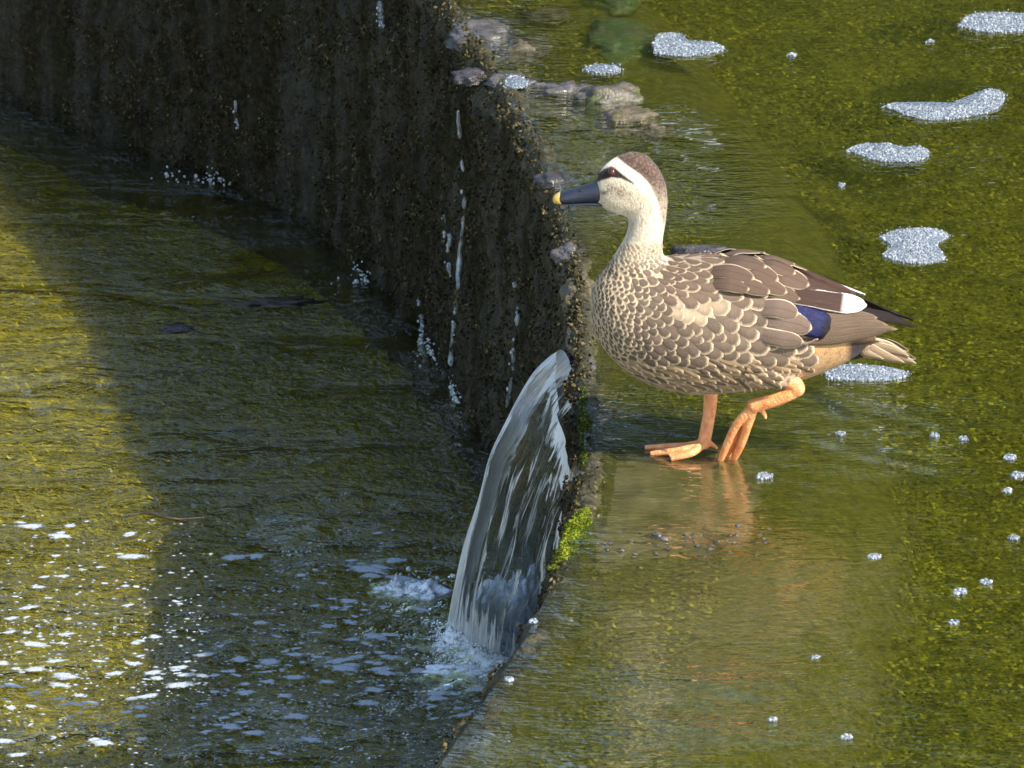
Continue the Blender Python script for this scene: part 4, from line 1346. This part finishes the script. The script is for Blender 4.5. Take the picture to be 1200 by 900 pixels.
M_TERT = quill_mat('tertial', lin(56, 38, 31), lin(84, 60, 48), None)
M_TERTW = quill_mat('white_edged_tertial', lin(52, 36, 30), lin(78, 56, 45), lin(220, 212, 200), .45, 60, (lin(238, 236, 232), .66, .74))
M_PRIM = quill_mat('flight_feather', lin(84, 68, 56), lin(122, 102, 84), lin(150, 130, 106))
M_BLACK = quill_mat('wing_tip', lin(24, 18, 18), lin(44, 34, 30), None)
M_BLUE = quill_mat('speculum', (.005, .006, .035), (.012, .014, .085), None, .3, 30, ((.006, .006, .012), .80, .88))
M_GCOV = quill_mat('wing_covert', lin(96, 80, 69), lin(122, 103, 89), lin(210, 192, 164))
M_SCAP = quill_mat('scapular_feather', lin(84, 66, 54), lin(112, 90, 74), lin(208, 188, 158))
M_TAIL = quill_mat('tail_feather', lin(120, 98, 76), lin(166, 144, 114), lin(206, 188, 160))
M_UNDER = quill_mat('undertail', lin(40, 28, 24), lin(60, 44, 36), None)


hull_rows = dense([(770, 302, 454, 68), (810, 300, 461, 74), (860, 300, 462, 76), (900, 305, 458, 72), (930, 315, 448, 64), (960, 328, 425, 53), (990, 341, 414, 41), (1020, 353, 404, 30), (1050, 366, 398, 20), (1085, 376, 394, 11)], 40)
_hv, _hf = ring_loft(hull_rows, 'x', 40)
hull_bvh = BVHTree.FromPolygons([tuple(v) for v in _hv], [tuple(f) for f in _hf])
HC = lambda px: float(np.interp(px, hull_rows[:, 0], (hull_rows[:, 1] + hull_rows[:, 2]) / 2))


def on_wing(px, py, lift):
    """a place on the closed wing's surface, 'lift' picture units proud of it"""
    c = HC(px); q = py
    for _ in range(40):
        h = hull_bvh.ray_cast(Vector(CAM), Vector(ray(px, q)).normalized())
        if h[0] is not None: break
        q += (c - q) * .06
    if h[0] is None: return PY(px, py, YM)
    p = np.array(h[0]); n = np.array(h[1])
    if n[1] > 0: n = -n
    p = PY(px, py, p[1]) if q != py else p
    return p + np.array([n[0] * .3, n[1], n[2]]) * lift * KPX


def yoff(px):
    return float(np.interp(px, [880, 915, 940, 965, 1000, 1030, 1050, 1075], [72, 62, 55, 47, 34, 25, 19, 13])) * KPX


def quill(name, center_px, widths, lift, mat, parent, sd, tip_round=.25, n=18, m_=7, y_fn=None):
    """a long feather: centre line and half widths in picture units, lift = pixels proud of the wing"""
    c = crom(center_px, n); w = np.interp(np.linspace(0, 1, n), np.linspace(0, 1, len(widths)), widths)
    T = np.gradient(c, axis=0); T /= np.linalg.norm(T, axis=1)[:, None]
    V = []; UV = []
    for i in range(n):
        u = i / (n - 1)
        ww = w[i] * (math.sqrt(max(.01, 1 - ((u - 1 + tip_round) / tip_round) ** 2)) if u > 1 - tip_round else 1)
        for j in range(m_):
            v = -1 + 2 * j / (m_ - 1)
            q = c[i] + np.array([-T[i, 1], T[i, 0]]) * v * ww
            lf = lift - 1.6 * v * v - (7 + lift * .5) * max(0, 1 - u / .42) ** 1.5
            if y_fn is None: p = on_wing(q[0], q[1], lf)
            else: p = PY(q[0], q[1], YM - y_fn(q[0]) - (lift - 2.4 * v * v) * KPX)
            if p[1] > YM - .0008: p[1] = YM - .0008
            V.append(p); UV.append((u, j / (m_ - 1)))
    V = np.array(V); k = len(V)
    back = V + np.array([0, .0011, 0])
    F = grid_faces(n, m_)
    rim = [i * m_ for i in range(n)] + [(n - 1) * m_ + j for j in range(1, m_)] + [i * m_ + m_ - 1 for i in range(n - 2, -1, -1)] + list(range(m_ - 2, 0, -1))
    side_f = [[rim[i], rim[(i + 1) % len(rim)], rim[(i + 1) % len(rim)] + k, rim[i] + k] for i in range(len(rim))]
    V = np.vstack([V, back]); Fa = F.tolist() + (F[:, ::-1] + k).tolist() + side_f
    if sd < 0:
        V[:, 1] = 2 * YM - V[:, 1]; Fa = [f[::-1] for f in Fa]
    me = new_mesh(name, V - DUCK0, Fa)
    UV = np.array(UV + UV); l = me.uv_layers.new(name='UVMap'); li = np.zeros(len(me.loops), int); me.loops.foreach_get('vertex_index', li)
    l.data.foreach_set('uv', UV[li].ravel())
    return obj(name, me, mat, parent)


for sd in (1, -1):
    # the wing's own sheet underneath
    wing = quill('wing', [(880, 372), (930, 372), (975, 376), (1020, 380)], [26, 27, 17, 7], -1.0, M_PRIM, duck, sd, .2)
    quill('primary', [(960, 364), (1000, 366), (1040, 371), (1072, 382)], [8, 8, 6.5, 3], .0, M_BLACK, wing, sd, .35)
    quill('flight_feather', [(925, 400), (970, 398), (1010, 392), (1042, 387)], [8, 8, 7, 4], .4, M_PRIM, wing, sd, .3)
    quill('flight_feather', [(925, 395), (970, 391), (1015, 385), (1052, 386)], [8, 8, 7, 4], 1.0, M_PRIM, wing, sd, .3)
    quill('flight_feather', [(925, 386), (970, 382), (1010, 378), (1040, 381)], [8, 8, 7, 4], 1.6, M_PRIM, wing, sd, .3)
    quill('flight_feather', [(925, 376), (970, 374), (1005, 371), (1028, 373)], [8, 8, 6, 4], 2.2, M_PRIM, wing, sd, .3)
    quill('speculum', [(905, 368), (932, 373), (955, 379), (972, 386)], [14, 18, 17, 13], 3.4, M_BLUE, wing, sd, .10)
    quill('covert_edge', [(930, 402), (945, 402), (958, 396)], [1.2, 1.5, .9], 4.6, M_GCOV, wing, sd, .3)
    quill('covert', [(890, 372), (925, 378), (951, 385)], [13, 14, 13], 4.6, M_GCOV, wing, sd, .5)
    quill('covert', [(885, 392), (920, 397), (941, 400)], [10, 10, 8], 5.2, M_GCOV, wing, sd, .5)
    quill('covert', [(885, 360), (915, 363), (935, 369)], [10, 11, 10], 5.8, M_GCOV, wing, sd, .5)
    quill('tertial', [(890, 322), (945, 336), (980, 345), (1006, 356)], [13, 13, 11, 7], 4.4, M_TERT, wing, sd, .3)
    quill('white_tertial', [(890, 337), (945, 350), (985, 357), (1015, 361)], [10, 10, 11, 9], 5.8, M_TERTW, wing, sd, .28)
    for (x0, y0, x1, y1, w_, lf_) in [(895, 338, 938, 352, 9, 5.4), (905, 322, 948, 337, 11, 6.0), (890, 309, 932, 324, 9, 6.4), (878, 330, 922, 345, 9, 6.8),
                                      (868, 315, 912, 331, 10, 7.2), (850, 307, 898, 317, 8, 7.6), (858, 333, 902, 345, 9, 7.8), (836, 318, 884, 330, 9, 8.2), (838, 333, 878, 342, 8, 8.2)]:
        quill('scapular', [(x0 - 8, y0 - 2), ((x0 + x1) / 2, (y0 + y1) / 2 - 1), (x1, y1)], [w_ * .8, w_, w_ * .9], lf_ - 1.5, M_SCAP, wing, sd, .5)


def tail_y(px): return 4 * KPX


tail = quill('tail', [(985, 402), (1010, 404), (1040, 411), (1066, 420)], [9, 12, 11, 6], 2, M_TAIL, duck, 1, .4, y_fn=lambda p: 2 * KPX)
for k, (ex, ey, yy_) in enumerate([(1074, 426, 10), (1060, 425, 15), (1050, 412, 7), (1066, 418, 12), (1036, 421, 17)]):
    for sd in (1, -1):
        quill('tail_feather', [(985, 401), (1012, 403 + (ey - 412) * .15), (ex - 22, ey - 8 + (ey - 418) * .1), (ex, ey)], [5, 6, 5.5, 2.5], 0, M_TAIL, tail, sd, .3, y_fn=lambda p, a=yy_: a * KPX * np.interp(p, [985, 1070], [.9, 1.0]))
quill('undertail_covert', [(975, 408), (998, 412), (1016, 416)], [13, 10, 4], 0, M_UNDER, tail, 1, .4, y_fn=lambda p: 9 * KPX)
quill('undertail_covert', [(975, 408), (998, 412), (1016, 416)], [13, 10, 4], 0, M_UNDER, tail, -1, .4, y_fn=lambda p: 9 * KPX)


# ---- bill
def bill_loft(rows_, seg=20, flat=.8):
    V = []
    for pos, top, bot, hw in rows_:
        c = PY(pos, (top + bot) / 2, YM)
        for k in range(seg):
            an = 2 * math.pi * k / seg
            ca, sa = math.cos(an), math.sin(an)
            V.append(c + np.array([0, np.sign(ca) * abs(ca) ** flat * hw * KPX, sa * (bot - top) / 2 * KPX / CT * (1 if sa > 0 else .9)]))
    n = len(rows_); F = [list(f) for f in grid_faces(n, seg, True)]
    F.append(list(range(seg))); F.append([(n - 1) * seg + k for k in range(seg)])
    me = new_mesh('bill', np.array(V) - DUCK0, F)
    bm = bmesh.new(); bm.from_mesh(me); bmesh.ops.recalc_face_normals(bm, faces=bm.faces); bm.to_mesh(me); bm.free()
    return me


mb = Mat('bill'); nb_ = mb.noise(mb.geo(), 260, 3)
M_BILL = mb.end(mb.bsdf(mb.mix(nb_, (.008, .010, .017), (.022, .028, .046)), .38, .5, mb.bump(nb_, .4, .001)))
my = Mat('bill_nail'); ny = my.noise(my.geo(), 300, 2)
M_NAIL = my.end(my.bsdf(my.mix(ny, (.55, .32, .05), (.66, .43, .10)), .4, .4))
bill = obj('bill', bill_loft(dense([(708, 210, 237, 9.5), (700, 212, 237, 9.6), (690, 215.5, 237, 9.4), (678, 219.5, 237.5, 9.4), (667, 222.8, 238, 10), (658, 225.5, 238, 9.8), (653, 227.5, 237.5, 8.6)], 22)), M_BILL, duck)
obj('bill_nail', bill_loft(dense([(658, 226.4, 238.4, 9.0), (655.5, 226.2, 238.8, 9.4), (652, 227.8, 238.4, 8.2), (649, 230, 237.5, 5.8), (647.6, 232.5, 235.2, 1.8)], 14)), M_NAIL, bill)
obj('lower_mandible', bill_loft(dense([(712, 235, 242, 7), (700, 235.5, 240.5, 7.5), (685, 236, 239.5, 7.5), (668, 236.3, 239, 7.6), (658, 236.5, 238.4, 6.5)], 16)), M_BILL, bill)
for sd in (1, -1):
    p = PY(681, 224, YM - 7.5 * KPX * sd)
    V, F = sphere_vf((0, 0, 0), 1, 10, 6, (.0032, .0006, .0011))
    o = obj('nostril', new_mesh('nostril', V, F), M_BLACK, bill); o.location = (p - DUCK0).tolist(); o.rotation_euler = (0, .25, 0)

# ---- eyes
me_ = Mat('iris'); M_IRIS = me_.end(me_.bsdf((.06, .018, .010), .08, .6))
mp_ = Mat('pupil'); M_PUP = mp_.end(mp_.bsdf((.004, .004, .004), .06, .8))
h = hit(716, 201.5)
for sd in (1, -1):
    p, n = h[0].copy(), h[1].copy()
    if n[1] > 0: n = -n
    if sd < 0: p[1] = 2 * YM - p[1]; n[1] = -n[1]
    V, F = sphere_vf((0, 0, 0), .0057, 20, 14)
    e = obj('eye', new_mesh('eye', V, F), M_IRIS, duck); e.location = (p - n * .0022 - DUCK0).tolist()
    V, F = sphere_vf((0, 0, 0), .0030, 16, 10)
    q = obj('pupil', new_mesh('pupil', V, F), M_PUP, e); q.location = (n * .0031).tolist()


# ---- legs
def leg_mat():
    m = Mat('leg_skin'); p = m.geo(); n = m.noise(p, 90, 4); v = m.n('TexVoronoi'); m.l(p, v.inputs['Vector']); v.inputs['Scale'].default_value = 340
    c = m.ramp(n, [(.3, tuple(lin(200, 120, 70))), (.5, tuple(lin(220, 146, 92))), (.72, tuple(lin(230, 168, 118)))])
    return m.end(m.bsdf(c, .42, .4, m.bump(v.outputs['Distance'], .6, .0012), Subsurface_Weight=.12, Subsurface_Radius=(.004, .0015, .0008), Subsurface_Scale=1.0))
M_LEG = leg_mat()
mw_ = Mat('web_skin'); nw = mw_.noise(mw_.geo(), 160, 3)
M_WEB = mw_.end(mw_.bsdf(mw_.mix(nw, tuple(lin(186, 112, 68)), tuple(lin(224, 156, 104))), .45, .4, mw_.bump(nw, .6, .002)))
mc_ = Mat('claw'); M_CLAW = mc_.end(mc_.bsdf((.03, .022, .018), .35, .5))


def tube(pts, rad, n=24, seg=12): 
    c = crom(pts, n); r = np.interp(np.linspace(0, 1, n), np.linspace(0, 1, len(rad)), rad) * KPX
    return sweep(c, r, seg)


def web(parent, a, b, c, thick=.0022):
    """skin between two toes: a = heel, b/c = the toes' points (lists)"""
    b = crom(b, 10); c = crom(c, 10); n = 10; V = []
    for i in range(n):
        for j in range(6):
            s = j / 5; u = i / (n - 1)
            p = b[i] * (1 - s) + c[i] * s
            sag = .16 * math.sin(math.pi * s) * u
            p = p + (a - p) * sag
            V.append(p)
    V = np.array(V); k = len(V)
    nrm = np.cross(b[-1] - a, c[-1] - a); nrm /= np.linalg.norm(nrm) + 1e-9
    F = grid_faces(n, 6)
    V2 = np.vstack([V + nrm * thick / 2, V - nrm * thick / 2])
    rim = [i * 6 for i in range(n)] + [(n - 1) * 6 + j for j in range(1, 6)] + [i * 6 + 5 for i in range(n - 2, -1, -1)] + [4, 3, 2, 1]
    Fa = F.tolist() + (F[:, ::-1] + k).tolist() + [[rim[i], rim[i - 1], rim[i - 1] + k, rim[i] + k] for i in range(len(rim))]
    return obj('web', new_mesh('web', V2 - DUCK0, Fa), M_WEB, parent)


def claw(parent, p, d, L=.007):
    d = np.asarray(d, float); d /= np.linalg.norm(d)
    c = [p - d * .002, p + d * L * .5 + np.array([0, 0, .0004]), p + d * L + np.array([0, 0, -.002])]
    V, F = sweep(crom(c, 8), np.linspace(.0019, .0004, 8), 7)
    obj('claw', new_mesh('claw', V - DUCK0, F), M_CLAW, parent)


# far leg: planted, toes forward
GZ = .001
hz = PY(833, 446, YM + .036)
ank = np.array([*G(825, 521, .012)[:2], .014])
toes = [[ank, G(805, 522.5, .010), G(780, 523.5, .006), G(756, 524.5, GZ)],
        [ank, G(805, 526, .010), G(785, 529, .006), G(762, 531.5, GZ)],
        [ank, G(812, 530, .009), G(800, 534, .006), G(786, 538, GZ)]]
hind = [ank + [.002, 0, .004], G(836, 522, .010), G(840, 525, .003)]
knee = (hz + ank) / 2 + np.array([.003, 0, .004])
parts = [tube([hz, knee, ank], [9.5, 8.0, 7.4, 7.6], 26)] + [tube(t, [5.6, 4.6, 4.0, 3.0], 26, 10) for t in toes] + [tube(hind, [3.2, 2.8, 1.8], 12, 8), sphere_vf(ank, 7.6 * KPX, 14, 10)]
V, F = merge(parts)
lm = remeshed('leg', V, F, .0013, 3, .4)
co = np.zeros(len(lm.vertices) * 3); lm.vertices.foreach_get('co', co); lm.vertices.foreach_set('co', (co.reshape(-1, 3) - DUCK0).ravel()); lm.update()
leg = obj('leg', lm, M_LEG, duck)
web(leg, ank, toes[0], toes[1]); web(leg, ank, toes[1], toes[2])
for t in toes: claw(leg, t[-1], t[-1] - t[-2])

# near leg: hock high against the belly, tarsus swung forward, toes trailing down into the water
yb = YM - .043; yn = YN
hock = PY(933, 455, yb)
ankn = PY(884, 475, (yb + yn) / 2 - .004)
tip1 = G(843, 543, -.006); tip2 = G(858, 544, -.006) + [0, .006, 0]; tip3 = G(851, 542, -.006) + [0, .010, 0]
def mid(a, b, t, off): return a * (1 - t) + b * t + np.asarray(off)
toes = [[ankn, mid(ankn, tip1, .35, (-.006, -.003, .004)), mid(ankn, tip1, .7, (-.004, -.002, .002)), tip1],
        [ankn, mid(ankn, tip2, .35, (.001, -.004, 0)), mid(ankn, tip2, .7, (.002, -.003, 0)), tip2],
        [ankn, mid(ankn, tip3, .35, (-.003, .003, .002)), mid(ankn, tip3, .7, (-.002, .003, 0)), tip3]]
hind = [ankn + [.004, 0, -.003], PY(895, 484, ankn[1]), PY(897.5, 491, ankn[1])]
parts = [tube([PY(905, 436, yb), PY(925, 446, yb), hock, PY(915, 466, yb - .001), ankn], [12, 11, 9.6, 9.4, 8.6, 8.0, 8.2, 8.4], 40)] + \
        [tube(t, [6.2, 5.2, 4.8, 3.6], 26, 10) for t in toes] + [tube(hind, [3.4, 3.0, 1.8], 12, 8), sphere_vf(hock, 10.2 * KPX, 16, 12), sphere_vf(ankn, 8.6 * KPX, 14, 10)]
V, F = merge(parts)
lm = remeshed('leg', V, F, .0013, 3, .4)
co = np.zeros(len(lm.vertices) * 3); lm.vertices.foreach_get('co', co); lm.vertices.foreach_set('co', (co.reshape(-1, 3) - DUCK0).ravel()); lm.update()
leg = obj('leg', lm, M_LEG, duck)
web(leg, ankn, toes[0], toes[2]); web(leg, ankn, toes[2], toes[1])
for t in toes: claw(leg, t[-1], t[-1] - t[-2])
